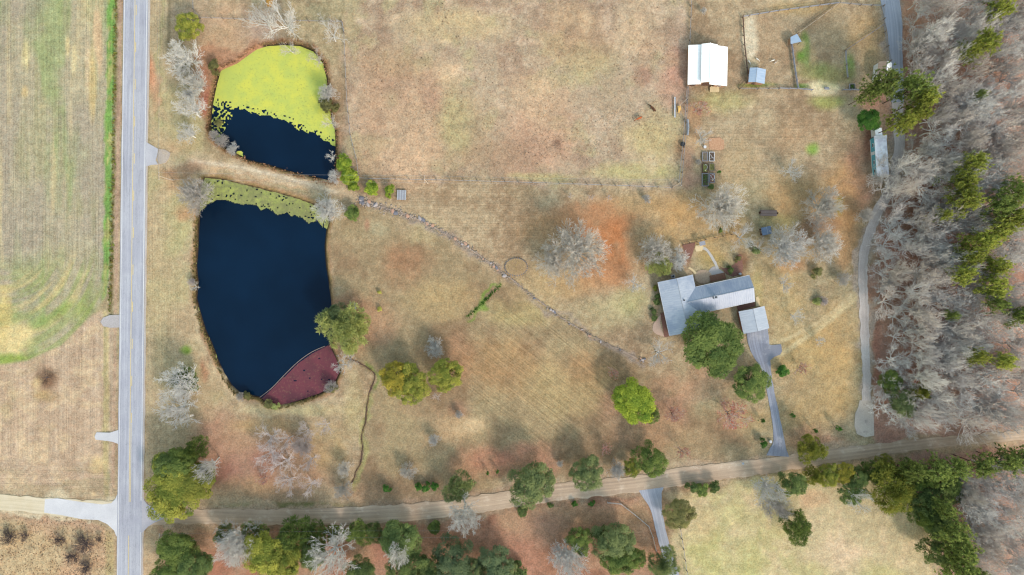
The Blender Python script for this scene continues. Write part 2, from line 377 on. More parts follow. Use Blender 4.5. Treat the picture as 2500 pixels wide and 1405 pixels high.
    for b in [(985,640,50,45,(172,132,100),.7),(920,560,30,20,(188,176,140),.5),(880,770,50,40,(193,149,117),.85),(915,800,40,45,(195,154,123),.8),(850,745,40,20,(178,136,107),.7),(930,770,40,50,(188,154,119),.6),(880,830,30,30,(195,150,117),.6),
              (895,550,6,14,(184,135,109),.7),(1040,560,40,30,(196,178,134),.5),(1080,730,80,50,(196,168,120),.6),(1270,760,80,30,(190,172,120),.6),(1130,870,40,60,(184,140,108),.5),(1250,900,100,60,(188,150,106),.6),(1390,960,90,60,(190,166,118),.55),
              (1110,1050,50,40,(214,180,136),.7),(1060,1060,40,50,(206,172,132),.5),(1150,1040,30,20,(226,196,152),.6),(1180,1130,55,30,(193,142,112),.9),(1240,1130,50,30,(174,127,103),.9),(1300,1110,50,30,(193,145,117),.9),(1120,1140,30,30,(186,144,112),.6),(1340,1140,25,25,(188,145,119),.8),
              (1470,940,60,50,(186,160,116),.5),(1560,1060,70,50,(180,142,112),.6),(1640,960,60,50,(188,148,116),.6),(1700,930,60,40,(200,158,124),.6),(1620,1050,60,40,(190,152,116),.6),(1500,985,30,40,(178,139,112),.7),(1700,1080,60,40,(186,160,122),.5),(1790,1020,45,40,(186,142,110),.6),(1650,1000,40,30,(169,127,106),.6),(1010,1000,40,20,(178,151,117),.6),(1120,1000,24,20,(169,131,106),.6),(1440,900,60,40,(190,148,104),.5)]: blob(*b)
    # under the orchard and the corner trees
    for b in [(520,1080,50,70,(193,151,123),.9),(570,1100,60,70,(189,148,122),.9),(600,1060,50,40,(193,158,123),.7),(560,1160,50,40,(176,133,113),.8),(640,1160,30,25,(203,150,126),.85),(690,1110,90,70,(180,144,118),.75),(760,1130,60,60,(186,148,116),.7),(640,1120,40,30,(176,125,108),.6),(600,1190,80,25,(186,150,112),.6),(800,1090,40,60,(194,168,120),.6),
              (720,1000,120,14,(212,192,142),.7),(860,990,25,70,(196,180,130),.5),(650,1040,80,20,(194,164,116),.6),(530,1150,30,30,(165,115,98),.7),(700,1235,120,8,(110,120,66),.7),(900,1200,70,20,(186,150,116),.5)]: blob(*b)
    mixc(.7 * lmask(CREEK[6:], 9, 6, True), (178, 172, 112)); mixc(.75 * lmask(CREEK[2:6], 5, 5, True), (128, 150, 70)); mixc(.8 * lmask(CREEK, 2, 2), (128, 96, 70))
    mixc(.75 * lmask(DITCH, 6, 5, True), (182, 160, 138)); mixc(.5 * lmask(DITCH, 3, 4, True), (150, 138, 130)); mixc(.7 * lmask([(1140, 776), (1180, 738), (1222, 696)], 4, 4, True), (120, 160, 60))
    # the orange leaf fall round the big trees and the yard
    for b in [(1450,540,90,40,(198,138,96),.9),(1500,600,35,80,(198,134,90),.95),(1470,660,60,35,(198,144,104),.8),(1400,530,80,25,(193,149,112),.7),(1420,690,80,25,(204,160,116),.5),(1560,500,80,30,(189,158,114),.75),(1700,520,60,60,(191,158,114),.75),(1640,520,60,50,(204,162,108),.6),(1330,560,60,40,(190,150,108),.6),
              (1560,590,30,60,(190,150,106),.5),(1780,420,60,70,(193,167,127),.6),(1680,400,14,50,(193,153,125),.8),(1690,440,22,20,(193,153,127),.7),(1690,300,20,50,(200,156,116),.6),(1740,350,24,16,(208,169,131),.9),(1710,265,30,22,(190,150,112),.6),
              (1740,400,20,50,(189,158,126),.6),(1725,605,40,30,(191,162,114),.9),(1675,625,12,30,(150,100,80),.8),(1810,640,16,30,(140,100,76),.7),(1740,640,40,20,(190,164,104),.7),(1950,480,70,50,(198,160,110),.7),(2060,540,30,90,(191,148,103),.85),(2080,610,24,40,(193,152,108),.8),(1985,590,40,60,(178,148,109),.6),(1930,650,35,16,(193,148,110),.8),(1970,560,30,30,(174,132,107),.6),(2010,540,40,20,(174,132,107),.6),
              (2095,470,40,40,(186,143,118),.85),(2090,400,25,60,(184,140,112),.8),(2060,460,40,60,(200,158,106),.6),(1900,720,60,80,(208,178,124),.6),(1960,870,80,60,(204,172,116),.7),(2040,820,50,80,(206,170,116),.7),(2040,940,50,80,(208,172,116),.7),(1975,1000,70,60,(200,168,116),.6),(1960,1070,50,30,(186,145,118),.6),(2010,1080,50,16,(190,144,116),.6),(1985,365,14,14,(146,180,84),.85),(2020,250,30,20,(176,172,106),.7),(1930,330,60,40,(198,166,128),.5),(1770,245,60,30,(194,186,124),.6),
              (1850,720,14,60,(198,184,124),.6),(2050,500,10,20,(168,160,74),.7),(1900,540,40,20,(182,170,100),.5),(1800,900,30,40,(184,157,123),.5),(1840,1020,50,40,(192,164,114),.5),(1700,700,20,20,(150,110,90),.4),(1790,560,50,30,(200,160,104),.5),(1640,580,60,24,(206,170,116),.5),(1330,690,90,40,(198,172,124),.5),(1480,760,90,40,(196,182,138),.6),(1540,730,40,30,(184,178,118),.5)]: blob(*b)
    # tyre marks from the turnaround to the lane
    tl = [(1905, 868), (1960, 830), (2010, 795), (2060, 755), (2092, 725)]; tl2 = [(1900, 838), (1950, 815), (2000, 788), (2050, 750), (2090, 712)]
    mixc(.8 * lmask(tl, 6, 5), (218, 198, 152)); mixc(.75 * lmask(tl2, 4, 5), (218, 198, 154)); mixc(.6 * lmask([(2092, 725), (2098, 690), (2100, 650)], 5, 6), (214, 192, 150)); mixc(.35 * lmask([(1690, 960), (1760, 970), (1840, 985)], 10, 8, True), (206, 172, 140))
    # paddocks
    for b in [(1834,92,17,50,(246,234,202),1.2),(1840,150,16,14,(232,214,172),.8),(1965,100,10,20,(120,165,66),.85),(1970,130,10,30,(140,170,84),.7),(1955,140,10,14,(124,168,66),.85),(2075,165,12,30,(120,155,74),.8),(2010,210,34,14,(248,230,186),1.2),(2005,226,32,8,(240,220,178),1.1),(1960,210,16,6,(130,166,74),.7),(1955,108,14,12,(208,183,134),.9),(1985,150,8,40,(222,192,140),.6),
              (2030,80,50,50,(184,160,124),.6),(2110,90,40,50,(206,166,112),.6),(2030,180,50,25,(170,166,104),.6),(2020,246,40,14,(172,174,104),.7),(1880,90,60,60,(190,160,126),.5),(1850,208,40,5,(150,160,76),.8),(2125,150,20,40,(193,167,122),.6),(1960,20,80,16,(204,172,120),.6),(1980,170,40,20,(160,170,98),.5)]: blob(*b)
    # woods floor
    wm = pmask(WOODS, 10); mixc(wm * .95, (198, 158, 136)); mixc(wm * .7 * sstep(.42, .62, n_mid), (176, 134, 114)); mixc(wm * .5 * sstep(.5, .7, n_sm), (206, 172, 150)); mixc(wm * .5 * sstep(.58, .75, fbm(X, Y, 60, 51)), (188, 118, 84))
    for b in [(2225,30,30,70,(208,158,127),.95),(2200,150,14,50,(178,137,116),.8),(2190,300,30,40,(184,141,121),.85),(2150,250,50,30,(196,145,122),.7),(2120,350,12,60,(150,104,84),.8),(2230,480,30,40,(188,142,114),.7),(2200,540,30,30,(178,136,102),.6),(2200,620,60,40,(174,128,106),.6),(2170,770,60,60,(191,147,119),.8),(2320,560,30,60,(165,117,98),.7),(2140,900,12,120,(172,119,98),.7)]: blob(*b)
    # south of the dirt road
    SL = [(400, 1290), (700, 1290), (1050, 1272), (1350, 1232), (1560, 1208), (1600, 1290), (1640, 1500), (400, 1520)]
    sm = pmask(SL, 8); mixc(sm * .9, (182, 142, 116)); mixc(sm * .7 * sstep(.45, .65, n_mid), (168, 118, 94)); mixc(sm * .4 * sstep(.5, .7, n_x), (200, 168, 130))
    for b in [(540,1380,40,40,(178,126,103),.95),(1120,1310,110,24,(184,138,111),.8),(940,1340,40,50,(188,135,114),.8),(1200,1330,60,30,(186,140,115),.85),(1270,1370,40,50,(188,139,115),.85),(1420,1260,110,20,(186,150,116),.8),(1340,1300,60,40,(178,138,114),.7),(1550,1270,40,40,(206,168,128),.7),(1570,1330,25,40,(206,165,132),.7),(1440,1345,20,20,(174,133,107),.7),(370,1360,30,80,(200,172,136),.7),(720,1340,40,60,(165,125,100),.6),(480,1300,60,14,(170,130,104),.6)]: blob(*b)
    SF = [(1635, 1215), (1700, 1205), (1900, 1170), (2150, 1140), (2270, 1240), (2300, 1520), (1690, 1520), (1650, 1350)]
    sf = pmask(SF, 14); mixc(sf * .9, (214, 195, 152)); mixc(sf * .5 * sstep(.48, .68, n_mid), (198, 190, 128)); mixc(sf * .5 * sstep(.5, .7, n_sm), (222, 196, 158)); mixc(sf * .4 * sstep(.52, .72, n_x), (190, 188, 116)); blob(2050,1350,60,40,(230,200,166),.6); blob(1720,1280,30,40,(206,180,136),.5); blob(1990,1220,30,20,(220,180,140),.7)
    SW2 = [(2160, 1125), (2520, 1075), (2760, 1050), (2760, 1520), (2310, 1520), (2280, 1260)]
    s2 = pmask(SW2, 12); mixc(s2 * .95, (188, 152, 134)); mixc(s2 * .6 * sstep(.45, .65, n_mid), (176, 132, 112)); mixc(s2 * .5 * sstep(.5, .7, n_sm), (196, 160, 138)); blob(2410,1360,50,60,(200,160,136),.6)
    # feathered edges of unpaved roads
    for R, c, f in ((DIRT, (198, 172, 142), 9), (WESTRD, (214, 198, 166), 8), (LANE, (188, 170, 152), 7)):
        d = ldist(wx, wy, [(p[0], p[1]) for p in R]); w = np.interp(X if R is not LANE else Y, [p[0] if R is not LANE else p[1] for p in R], [p[2] for p in R]) / 2
        mixc(.8 * sstep(w + f, w - 2, d), c)
    mixc(.45 * sstep(12, 3, np.abs(ldist(X, Y, [(p[0], p[1]) for p in DIRT]) - 25 + (n_sm - .5) * 10)) * sstep(1238, 1250, Y + 60 * (X > 900)) * (X > 420), (150, 122, 100))
    # grain
    g = 1 + (n_fine - .5) * .32 + (n_sm - .5) * .2
    col *= g[:, None]
    far = sstep(0, 200, np.maximum(np.maximum(-110 - X, X - 2610), np.maximum(-110 - Y, Y - 1515)))[:, None]
    col[:] = col * (1 - far) + np.array(A(190, 165, 128)) * far
    # height: gentle unevenness, dug-out ponds, creek, ditch
    Z = -.03 - .16 * n_sm - .12 * pm * n_sm
    for P in (POND1, POND2):
        d = sdist(X, Y, P) * S; Z = Z - 1.6 * sstep(.5, -2.2, d)
    Z = Z - .18 * sstep(6, 1, ldist(X, Y, CREEK)) - .2 * sstep(10, 2, ldist(X, Y, DITCH))
    Z = Z - .2 * sstep(7, 2, np.abs(X - (281 - Y * .0165))) * sstep(1215, 1190, Y)
    nx, ny = shp[1], shp[0]
    idx = np.arange(nx * ny).reshape(ny, nx)
    F = np.stack([idx[1:, :-1], idx[1:, 1:], idx[:-1, 1:], idx[:-1, :-1]], -1).reshape(-1, 4)
    V = np.stack([(X - 1250) * S, (702.5 - Y) * S, Z], -1)
    me = np_mesh('ground', V, F, smooth=True)
    for nm, arr in (('Col', np.c_[np.clip(col, .005, .9), np.ones(len(X))]), ('Fx', FX)):
        at = me.color_attributes.new(nm, 'FLOAT_COLOR', 'POINT'); at.data.foreach_set('color', arr.astype(np.float32).ravel())
    t = NT('ground_soil_and_grass')
    a = t.n('Attribute', attribute_name='Col'); fxn = t.n('Attribute', attribute_name='Fx'); sp = t.n('SeparateColor'); t.l(fxn.outputs['Color'], sp.inputs[0])
    co = t.coord('Object')
    n1 = t.noise(co, 2.1, 6, .72); n2 = t.noise(co, .35, 4, .6); n3 = t.noise(co, 6.5, 3, .7)
    v = t.math('ADD', t.ramp(n1, .3, .7, -.34, .34), t.ramp(n2, .3, .7, -.13, .13)); v = t.math('ADD', v, t.ramp(n3, .3, .7, -.2, .2))
    for sock, sc, rot in (('Red', (3.0, .035, 1), 0), ('Green', (.035, 2.6, 1), 0), ('Blue', (.04, 2.2, 1), math.radians(38))):
        mp2 = t.n('Mapping'); mp2.inputs['Scale'].default_value = sc; t.l(t.coord('Object', (1, 1, 1), (0, 0, rot)), mp2.inputs[0]); s_ = t.noise(mp2.outputs[0], 1.0, 4, .6)
        v = t.math('ADD', v, t.math('MULTIPLY', t.ramp(s_, .3, .7, *((-.26, .26) if sock == 'Blue' else (-.2, .2))), sp.outputs[sock]))
    hue = t.mix(t.ramp(t.noise(co, .9, 4, .7), .35, .65), (1.03, .985, .95), (.95, 1.015, 1.05))
    c = t.mix(1.0, t.scalec(a.outputs['Color'], t.math('ADD', v, 1.0)), hue, 'MULTIPLY')
    m = t.out(c, .95, t.math('ADD', n1, t.math('MULTIPLY', n3, .5)), .22, .75); t.b.inputs['Specular IOR Level'].default_value = .05
    me.materials.append(m)
    return struct(link('ground', me))
ground()

# ------------------------------------------------------------------ water and what floats on it
def sheet(name, pts, z, mat, skirt=.0, parent=None):
    """flat polygon in photo pixels"""
    v = [W(p[0], p[1]) for p in pts]
    for q in v: q.z = z
    tri = tessellate_polygon([v]); n = len(v)
    vv = [tuple(q) for q in v]; ff = []
    for t_ in tri:
        a, b, c = (v[i] for i in t_); ff.append(tuple(t_) if (b - a).cross(c - a).z > 0 else tuple(reversed(t_)))
    if skirt:
        vv += [(q.x, q.y, z - skirt) for q in v]
        for i in range(n):
            j = (i + 1) % n; ff.append((i, j, j + n, i + n))
    me = bpy.data.meshes.new(name); me.from_pydata(vv, [], ff); me.update()
    return link(name, me, parent, mat)

def watermat(name, c):
    t = NT(name); f = t.noise(t.coord('Object', (1, 2.2, 1)), 1.6, 3); g = t.noise(t.coord('Object'), .03, 3)
    m = t.out(t.mix(t.ramp(g, .35, .65), c, tuple(x * 1.7 for x in c)), .08, f, .02, .25)
    t.b.inputs['IOR'].default_value = 1.33; t.b.inputs['Specular IOR Level'].default_value = .28
    return m
def grow_poly(P, k):
    c = np.mean(P, axis=0); return [tuple(c + (np.array(p) - c) * k) for p in P]
M_WATER = watermat('pond_water', (.0010, .0066, .0180))
struct(sheet('pond_water', grow_poly(spline(POND1 + POND1[:1], 8)[:-1], 1.02), -.75, M_WATER))
struct(sheet('pond_water', grow_poly(spline(POND2 + POND2[:1], 8)[:-1], 1.02), -.75, M_WATER))
struct(sheet('puddle_water', [(658 + 8 * math.cos(a), 5 + 13 * math.sin(a)) for a in np.linspace(0, 6.28, 24)[:-1]], .01, simple('muddy_water', A(206, 152, 70), A(190, 138, 62), 1, .15)))

def mat_sheet(name, x0, x1, y0, y1, step, inside, zfun, material, label):
    """floating plants as a ragged sheet of small cells, built where they float"""
    gx = np.arange(x0, x1 + step, step); gy = np.arange(y0, y1 + step, step)
    X, Y = np.meshgrid(gx, gy); keep = inside(X, Y)
    k4 = keep[:-1, :-1] & keep[1:, :-1] & keep[:-1, 1:] & keep[1:, 1:]
    idx = np.arange(X.size).reshape(X.shape)
    F = np.stack([idx[1:, :-1], idx[1:, 1:], idx[:-1, 1:], idx[:-1, :-1]], -1)[k4]
    jx = X + (vnoise(X * 3.1, Y * 3.3, 5) - .5) * step * .9; jy = Y + (vnoise(X * 2.9, Y * 3.7, 6) - .5) * step * .9
    V = np.stack([(jx - 1250) * S, (702.5 - jy) * S, zfun(X, Y)], -1).reshape(-1, 3)
    used = np.unique(F); re = np.zeros(len(V), int); re[used] = np.arange(len(used))
    o = link(name, np_mesh(name, V[used], re[F], smooth=True), None, material)
    return tag(o, label, 'pond plants', kind='stuff')

def floatmat(name, c1, c2, c3, sc=.5, bump=.05):
    t = NT(name); co = t.coord('Object'); f = t.noise(co, sc, 5, .65); g = t.noise(co, sc * 7, 3, .7); h = t.noise(co, sc * .2, 3)
    c = t.mix(t.ramp(f, .38, .62), c1, c2); c = t.mix(t.math('MULTIPLY', t.ramp(g, .56, .66), .6), c, c3); c = t.mix(t.math('MULTIPLY', t.ramp(h, .48, .62), .6), c, c2); c = t.mix(t.math('MULTIPLY', t.ramp(t.noise(t.coord('Object', (1, 1.6, 1)), sc * 1.7, 6, .75), .60, .68), .5), c, c3)
    return t.out(c, .7, g, bump)
ALG_EDGE = [(505,256),(522,256),(545,258),(570,265),(600,270),(640,280),(680,290),(705,300),(728,316),(748,323),(770,331),(790,341),(806,352),(826,366)]
def alg(X, Y):
    yb = np.interp(X, [p[0] for p in ALG_EDGE], [p[1] for p in ALG_EDGE]) + (fbm(X, Y, 9, 61, 3) - .5) * 16
    d = sdist(X, Y, POND1)
    main = (Y < yb) & ~((vnoise(X / 4.2, Y / 4.2, 62) > .80 - .02 * np.clip(yb - Y, 0, 1)) & (Y > yb - 14))
    pads = (vnoise(X / 4.2, Y / 4.2, 63) > .50) & (X < 578 - (Y - 260) * .55) & (Y > 250) & (Y < 352)
    corner = (Y < yb) & (X < 560) & (Y > 250) & (vnoise(X / 5., Y / 5., 64) < .5)
    return ((main & ~corner) | pads | (np.hypot(X - 583, Y - 378) < 7 + 6 * vnoise(X / 4, Y / 4, 65))) & (d < 4)
mat_sheet('duckweed', 500, 828, 98, 390, 1.2, alg, lambda X, Y: -.735 + .02 * vnoise(X / 3, Y / 3, 66), floatmat('duckweed', A(216, 216, 92), A(192, 204, 100), A(158, 168, 86), .25), 'bright yellow-green duckweed covering the upper half of the upper pond')
GM = [(492,428),(540,431),(600,445),(650,458),(700,471),(740,484),(772,496),(802,512),(806,545),(798,562),(786,556),(772,535),(752,549),(742,540),(730,530),(708,528),(697,520),(690,525),(678,527),(664,513),(648,510),(633,516),(628,508),(616,500),(596,502),(575,497),(556,490),(540,487),(522,490),(506,500),(488,520),(482,520),(484,470)]
def gmat(X, Y):
    d = sdist(X + (fbm(X, Y, 12, 71, 3) - .5) * 12, Y + (fbm(X, Y, 12, 72, 3) - .5) * 12, GM)
    strip = (sdist(X, Y, POND2) > -7 * fbm(X, Y, 14, 73, 3) - 1) & (X < 530) & (Y > 500) & (vnoise(X / 7, Y / 12, 77) > .35)
    return ((d < 0) | strip) & (vnoise(X / 3.6, Y / 3.0, 74) < .90) & (sdist(X, Y, POND2) < 4)
mat_sheet('water_weed', 470, 812, 424, 960, 1.6, gmat, lambda X, Y: -.70 + .30 * fbm(X, Y, 9, 75, 3), floatmat('water_weed', A(164, 172, 92), A(134, 136, 88), A(206, 204, 120), .8, .12), 'lumpy olive-green weed mat along the upper edge of the big pond')
RED = [(632,976),(660,952),(690,922),(725,888),(760,863),(790,848),(806,840),(830,870),(836,908),(822,938),(804,958),(780,970),(740,984),(702,996),(676,1000),(646,992)]
struct_red = mat_sheet('red_water_fern', 625, 840, 835, 1004, 1.6, lambda X, Y: (sdist(X, Y, RED) < 0) & (sdist(X, Y, POND2) < 3) & (vnoise(X / 3.2, Y / 3.2, 78) < .965), lambda X, Y: -.735 + .02 * vnoise(X / 3, Y / 3, 76), floatmat('red_water_fern', A(124, 62, 72), A(104, 56, 66), A(140, 108, 86), .3), 'dark red water fern filling the lower right corner of the big pond')
boom = MB().tube([W(p[0], p[1]) + Vector((0, 0, -.70)) for p in spline([(629,974),(660,950),(690,919),(725,885),(760,860),(792,846)], 12)], .09, 6).build('floating_boom', simple('boom_float', A(172, 158, 150), A(140, 120, 110), 3))
tag(boom, 'thin pale floating line holding back the dark red water fern', 'floating boom')

# ------------------------------------------------------------------ roads
def strip(name, rows, z, mat, jit=0.0, step=8, skirt=.3, seed=0, parent=None, off=None):
    """ribbon: rows of (x, y, width) in photo pixels; UV = metres across, metres along"""
    rows = spline(rows, step); n = len(rows); vv = []; uv = []; L = 0
    for i, r in enumerate(rows):
        a = rows[max(0, i - 1)]; b = rows[min(n - 1, i + 1)]
        d = Vector((b[0] - a[0], -(b[1] - a[1]), 0)).normalized(); nrm = Vector((-d.y, d.x, 0))
        c = W(r[0], r[1]); w = r[2] * S / 2
        if i: L += (c - c_prev).length
        c_prev = c
        jl = jit * (vnoise(np.array([i * .7]), np.array([3.1]), seed)[0] - .5) * 2; jr = jit * (vnoise(np.array([i * .7]), np.array([8.7]), seed + 1)[0] - .5) * 2
        for s_, h in ((w + jl, z - skirt), (w + jl, z), (0, z), (-w - jr, z), (-w - jr, z - skirt)):
            p = c + nrm * s_; vv.append((p.x, p.y, h)); uv.append((s_, L))
    ff = []
    for i in range(n - 1):
        for k in range(4): ff.append((i * 5 + k, i * 5 + k + 5, i * 5 + k + 6, i * 5 + k + 1))
    me = bpy.data.meshes.new(name); me.from_pydata(vv, [], ff); me.update()
    ul = me.uv_layers.new(name='UVMap')
    for lp in me.loops: ul.data[lp.index].uv = uv[lp.vertex_index]
    return link(name, me, parent, mat)

def roadmat(name, c1, c2, streak=.25, fine=.15, patch=None, rough=.9, crack=0.0):
    t = NT(name); uvv = t.coord('UV', (1.4, .02, 1)); co = t.coord('Object')
    s1 = t.noise(uvv, 1.3, 4, .6); f = t.noise(co, 5, 4, .7); g = t.noise(co, .12, 4, .6)
    c = t.mix(t.ramp(g, .35, .65), c1, c2)
    if patch: c = t.mix(t.math('MULTIPLY', t.ramp(t.noise(co, .3, 4, .65), .55, .68), .7), c, patch)
    v = t.math('ADD', t.ramp(s1, .3, .7, -streak, streak), t.ramp(f, .25, .75, -fine, fine))
    if crack:
        r_ = t.math('ABSOLUTE', t.math('SUBTRACT', t.noise(t.coord('UV', (.8, .10, 1)), 1.0, 5, .7), .5)); v = t.math('ADD', v, t.ramp(r_, .0, .012, -crack, 0.))
        v = t.math('ADD', v, t.math('MULTIPLY', t.ramp(t.noise(t.coord('UV', (.45, .05, 1)), 1.0, 3), .56, .62), -crack * .35))
    return t.out(t.scalec(c, t.math('ADD', v, 1.0)), rough, f, .03)
M_ASPH = roadmat('old_asphalt', A(178, 180, 191), A(192, 194, 202), .14, .10, crack=.28)
M_DRIVE = roadmat('driveway_asphalt', A(146, 152, 166), A(166, 170, 180), .25, .12, A(186, 188, 194), crack=.2)
M_LANE = roadmat('lane_asphalt', A(172, 178, 190), A(186, 190, 200), .2, .12)
M_DIRT = roadmat('dirt_road', A(206, 184, 158), A(190, 166, 140), .24, .16, A(228, 210, 186))
M_CHALK = roadmat('pale_dirt_road', A(228, 216, 190), A(214, 198, 164), .12, .1)
M_GRAV = roadmat('gravel_lane', A(216, 206, 196), A(198, 186, 176), .12, .3, A(196, 186, 178))
M_CONC = roadmat('pale_concrete', A(224, 224, 226), A(206, 206, 210), .06, .12)
M_WLINE = roadmat('white_road_paint', A(242, 242, 240), A(222, 222, 222), .1, .25)
M_YLINE = roadmat('yellow_road_paint', A(238, 216, 150), A(228, 200, 128), .1, .25)

road = struct(strip('road', [(x, y, 60 if y < 5000 else 60) for x, y in MAINRD], .06, M_ASPH, 0.06, 24))
def along(off, y0, y1, wpx, name, mat, parent, z=.066, dx=0):
    ys = np.linspace(y0, y1, max(3, int((y1 - y0) / 60) + 2)); xs = np.interp(ys, [p[1] for p in MAINRD], [p[0] for p in MAINRD])
    return strip(name, [(x + off, y, wpx) for x, y in zip(xs, ys)], z, mat, .01, 14, .004, parent=parent)
along(-27.3, -400, 1800, 1.3, 'edge_line', M_WLINE, road); along(27.6, -400, 1222, 1.6, 'edge_line', M_WLINE, road); along(27.6, 1300, 1800, 1.3, 'edge_line', M_WLINE, road)
along(-1.6, -400, 1226, 1.3, 'centre_line', M_YLINE, road); along(-1.6, 1308, 1800, 1.3, 'centre_line', M_YLINE, road); along(1.4, 1035, 1226, 1.1, 'centre_line', M_YLINE, road)
for i in range(-3, 12):
    y0 = 13 + i * 90.5
    if y0 < 1030: along(1.6, y0, y0 + 25, 1.7, 'centre_dash', M_YLINE, road)
struct(strip('road_shoulder', [(x + 31.5, y, 6) for x, y in MAINRD], .03, roadmat('shoulder_gravel', A(204, 196, 188), A(190, 178, 166), .1, .3), .12, 10, seed=4))
struct(strip('dirt_road', DIRT, .04, M_DIRT, .35, 8, seed=5))
struct(strip('side_road', WESTRD, .04, M_CHALK, .3, 8, seed=6))
struct(sheet('road_apron', [(110,1219),(140,1217),(200,1226),(250,1232),(272,1229),(282,1218),(286,1208),(289,1300),(284,1310),(279,1296),(262,1280),(240,1270),(200,1268),(150,1258),(108,1252)], .05, M_CONC, .3))
struct(sheet('road_apron', [(345,1208),(352,1222),(360,1232),(372,1238),(392,1248),(402,1258),(398,1268),(376,1277),(362,1286),(350,1298),(344,1306)], .05, roadmat('grey_concrete', A(196, 194, 200), A(180, 178, 184), .06, .12), .3))
struct(sheet('field_entrance', [(293,769),(268,770),(252,776),(245,786),(252,797),(270,801),(292,800)], .045, roadmat('grey_gravel_pad', A(196, 192, 194), A(180, 174, 170), .06, .3), .3))
struct(sheet('field_entrance', [(290,1050),(268,1057),(236,1056),(231,1066),(234,1074),(262,1077),(274,1079),(288,1084)], .045, M_CONC, .3))
struct(sheet('track_apron', [(356,347),(372,356),(386,364),(384,378),(380,392),(386,402),(370,403),(355,407)], .045, roadmat('worn_concrete', A(206, 206, 212), A(190, 190, 196), .06, .15), .3))
struct(sheet('track_apron', [(388,364),(404,366),(416,374),(412,388),(404,398),(388,402),(384,388)], .045, roadmat('worn_asphalt', A(168, 160, 156), A(196, 182, 166), .2, .3, A(204, 180, 146)), .3))
struct(strip('lane', LANE[:9], .04, M_LANE, .1, 8, seed=7))
struct(strip('gravel_lane', [(a, b, c - 4) for a, b, c in LANE[8:]], .035, M_GRAV, .3, 7, seed=8))
struct(sheet('lane_pad', [(2099,978),(2129,978),(2133,1010),(2134,1064),(2112,1068),(2092,1060),(2086,1040),(2088,1010),(2095,995)], .042, roadmat('stained_concrete', A(216, 204, 186), A(190, 180, 168), .06, .2, A(150, 140, 134)), .3))
struct(strip('driveway', DRIVE, .045, M_DRIVE, .08, 6, seed=9))
struct(sheet('driveway_turnaround', [(1860,838),(1884,843),(1907,841),(1909,858),(1905,866),(1890,872),(1876,884),(1866,890)], .049, M_DRIVE, .3))
struct(strip('driveway', SDRIVE, .045, roadmat('pale_driveway', A(190, 194, 204), A(170, 174, 184), .2, .12), .08, 6, seed=10))

# ------------------------------------------------------------------ rock-lined ditch, creek
rng = np.random.default_rng(7)
ditch = struct(strip('rock_ditch', [(x, y, 5.5 - 4 * i / 17) for i, (x, y) in enumerate(DITCH)], -.12, roadmat('ditch_gravel', A(180, 160, 140), A(158, 142, 128), .1, .35, A(196, 170, 146)), .3, 6, seed=12))
def rock_mesh(seed):
    bm = bmesh.new(); bmesh.ops.create_icosphere(bm, subdivisions=1, radius=1)
    r = random.Random(seed)
    for v in bm.verts: v.co *= r.uniform(.7, 1.2); v.co.z *= .6
    me = bpy.data.meshes.new('stone'); bm.to_mesh(me); bm.free(); return me
STONE_M = [simple('ditch_stone', A(200, 190, 186), A(160, 152, 152), 3), simple('dark_ditch_stone', A(140, 140, 148), A(112, 112, 120), 3), simple('rusty_ditch_stone', A(212, 172, 146), A(180, 140, 120), 3)]
rocks = []
for k in range(6):
    m = rock_mesh(k); m.materials.append(STONE_M[k % 3]); rocks.append(m)
dl = spline(DITCH, 3)
for k in range(38):
    t_ = int(len(dl) * (rng.random() ** 1.6) * .98); p = dl[t_]; o = link('stone', rocks[k % 6], ditch)
    o.location = W(p[0] + rng.normal(0, 2.6), p[1] + rng.normal(0, 2.6)) + Vector((0, 0, -.05)); s_ = rng.uniform(.28, .62) * (1.25 - .6 * t_ / len(dl))
    o.scale = (s_ * rng.uniform(.8, 1.6), s_, s_ * .8); o.rotation_euler = (0, 0, rng.uniform(0, 6.28))
def scatter_mesh(name, base_v, base_f, P, sc, rz, attr=None):
    n = len(P); c, s_ = np.cos(rz), np.sin(rz); B = np.asarray(base_v, float)
    V = B[None] * sc[:, None, :]
    V = np.stack([V[..., 0] * c[:, None] - V[..., 1] * s_[:, None], V[..., 0] * s_[:, None] + V[..., 1] * c[:, None], V[..., 2]], -1) + P[:, None, :]
    F = np.asarray(base_f)[None] + (np.arange(n) * len(B))[:, None, None]
    return np_mesh(name, V.reshape(-1, 3), F.reshape(-1, F.shape[-1]), None if attr is None else np.repeat(attr, len(base_f)))
rv = [tuple(v.co) for v in rocks[0].vertices]; rf = [tuple(p.vertices) for p in rocks[0].polygons]
n = 700; ti = (len(dl) * .93 * rng.random(n) ** 1.5).astype(int); P = np.array([dl[i][:2] for i in ti]); wd = (11 - 5 * ti / len(dl)) * (.6 + .8 * vnoise(ti / 9., ti * 0., 3))
P = P + rng.normal(0, 1, (n, 2)) * wd[:, None] * .5
P3 = np.c_[(P[:, 0] - 1250) * S, (702.5 - P[:, 1]) * S, np.full(n, -.08)]
s1 = rng.uniform(.07, .26, n) * (1.15 - .6 * ti / len(dl))
o = link('small_stones', scatter_mesh('small_stones', rv, rf, P3, np.c_[s1 * rng.uniform(.8, 1.5, n), s1, s1], rng.uniform(0, 6.28, n)), ditch, simple('ditch_rubble', A(196, 178, 160), A(150, 138, 130), 1.2)); o['kind'] = 'stuff'
struct(strip('creek', [(x, y, 1.3 + 1.5 * ((i * 37) % 11) / 10) for i, (x, y) in enumerate(CREEK)], -.17, simple('wet_mud', A(112, 84, 68), A(86, 64, 54), 2, .4), .2, 4, seed=13))
# ------------------------------------------------------------------ trees: a few prototypes of unit size (radius 1, height 2), copied to every place
def nrm(a): return a / (np.linalg.norm(a, axis=-1, keepdims=True) + 1e-9)

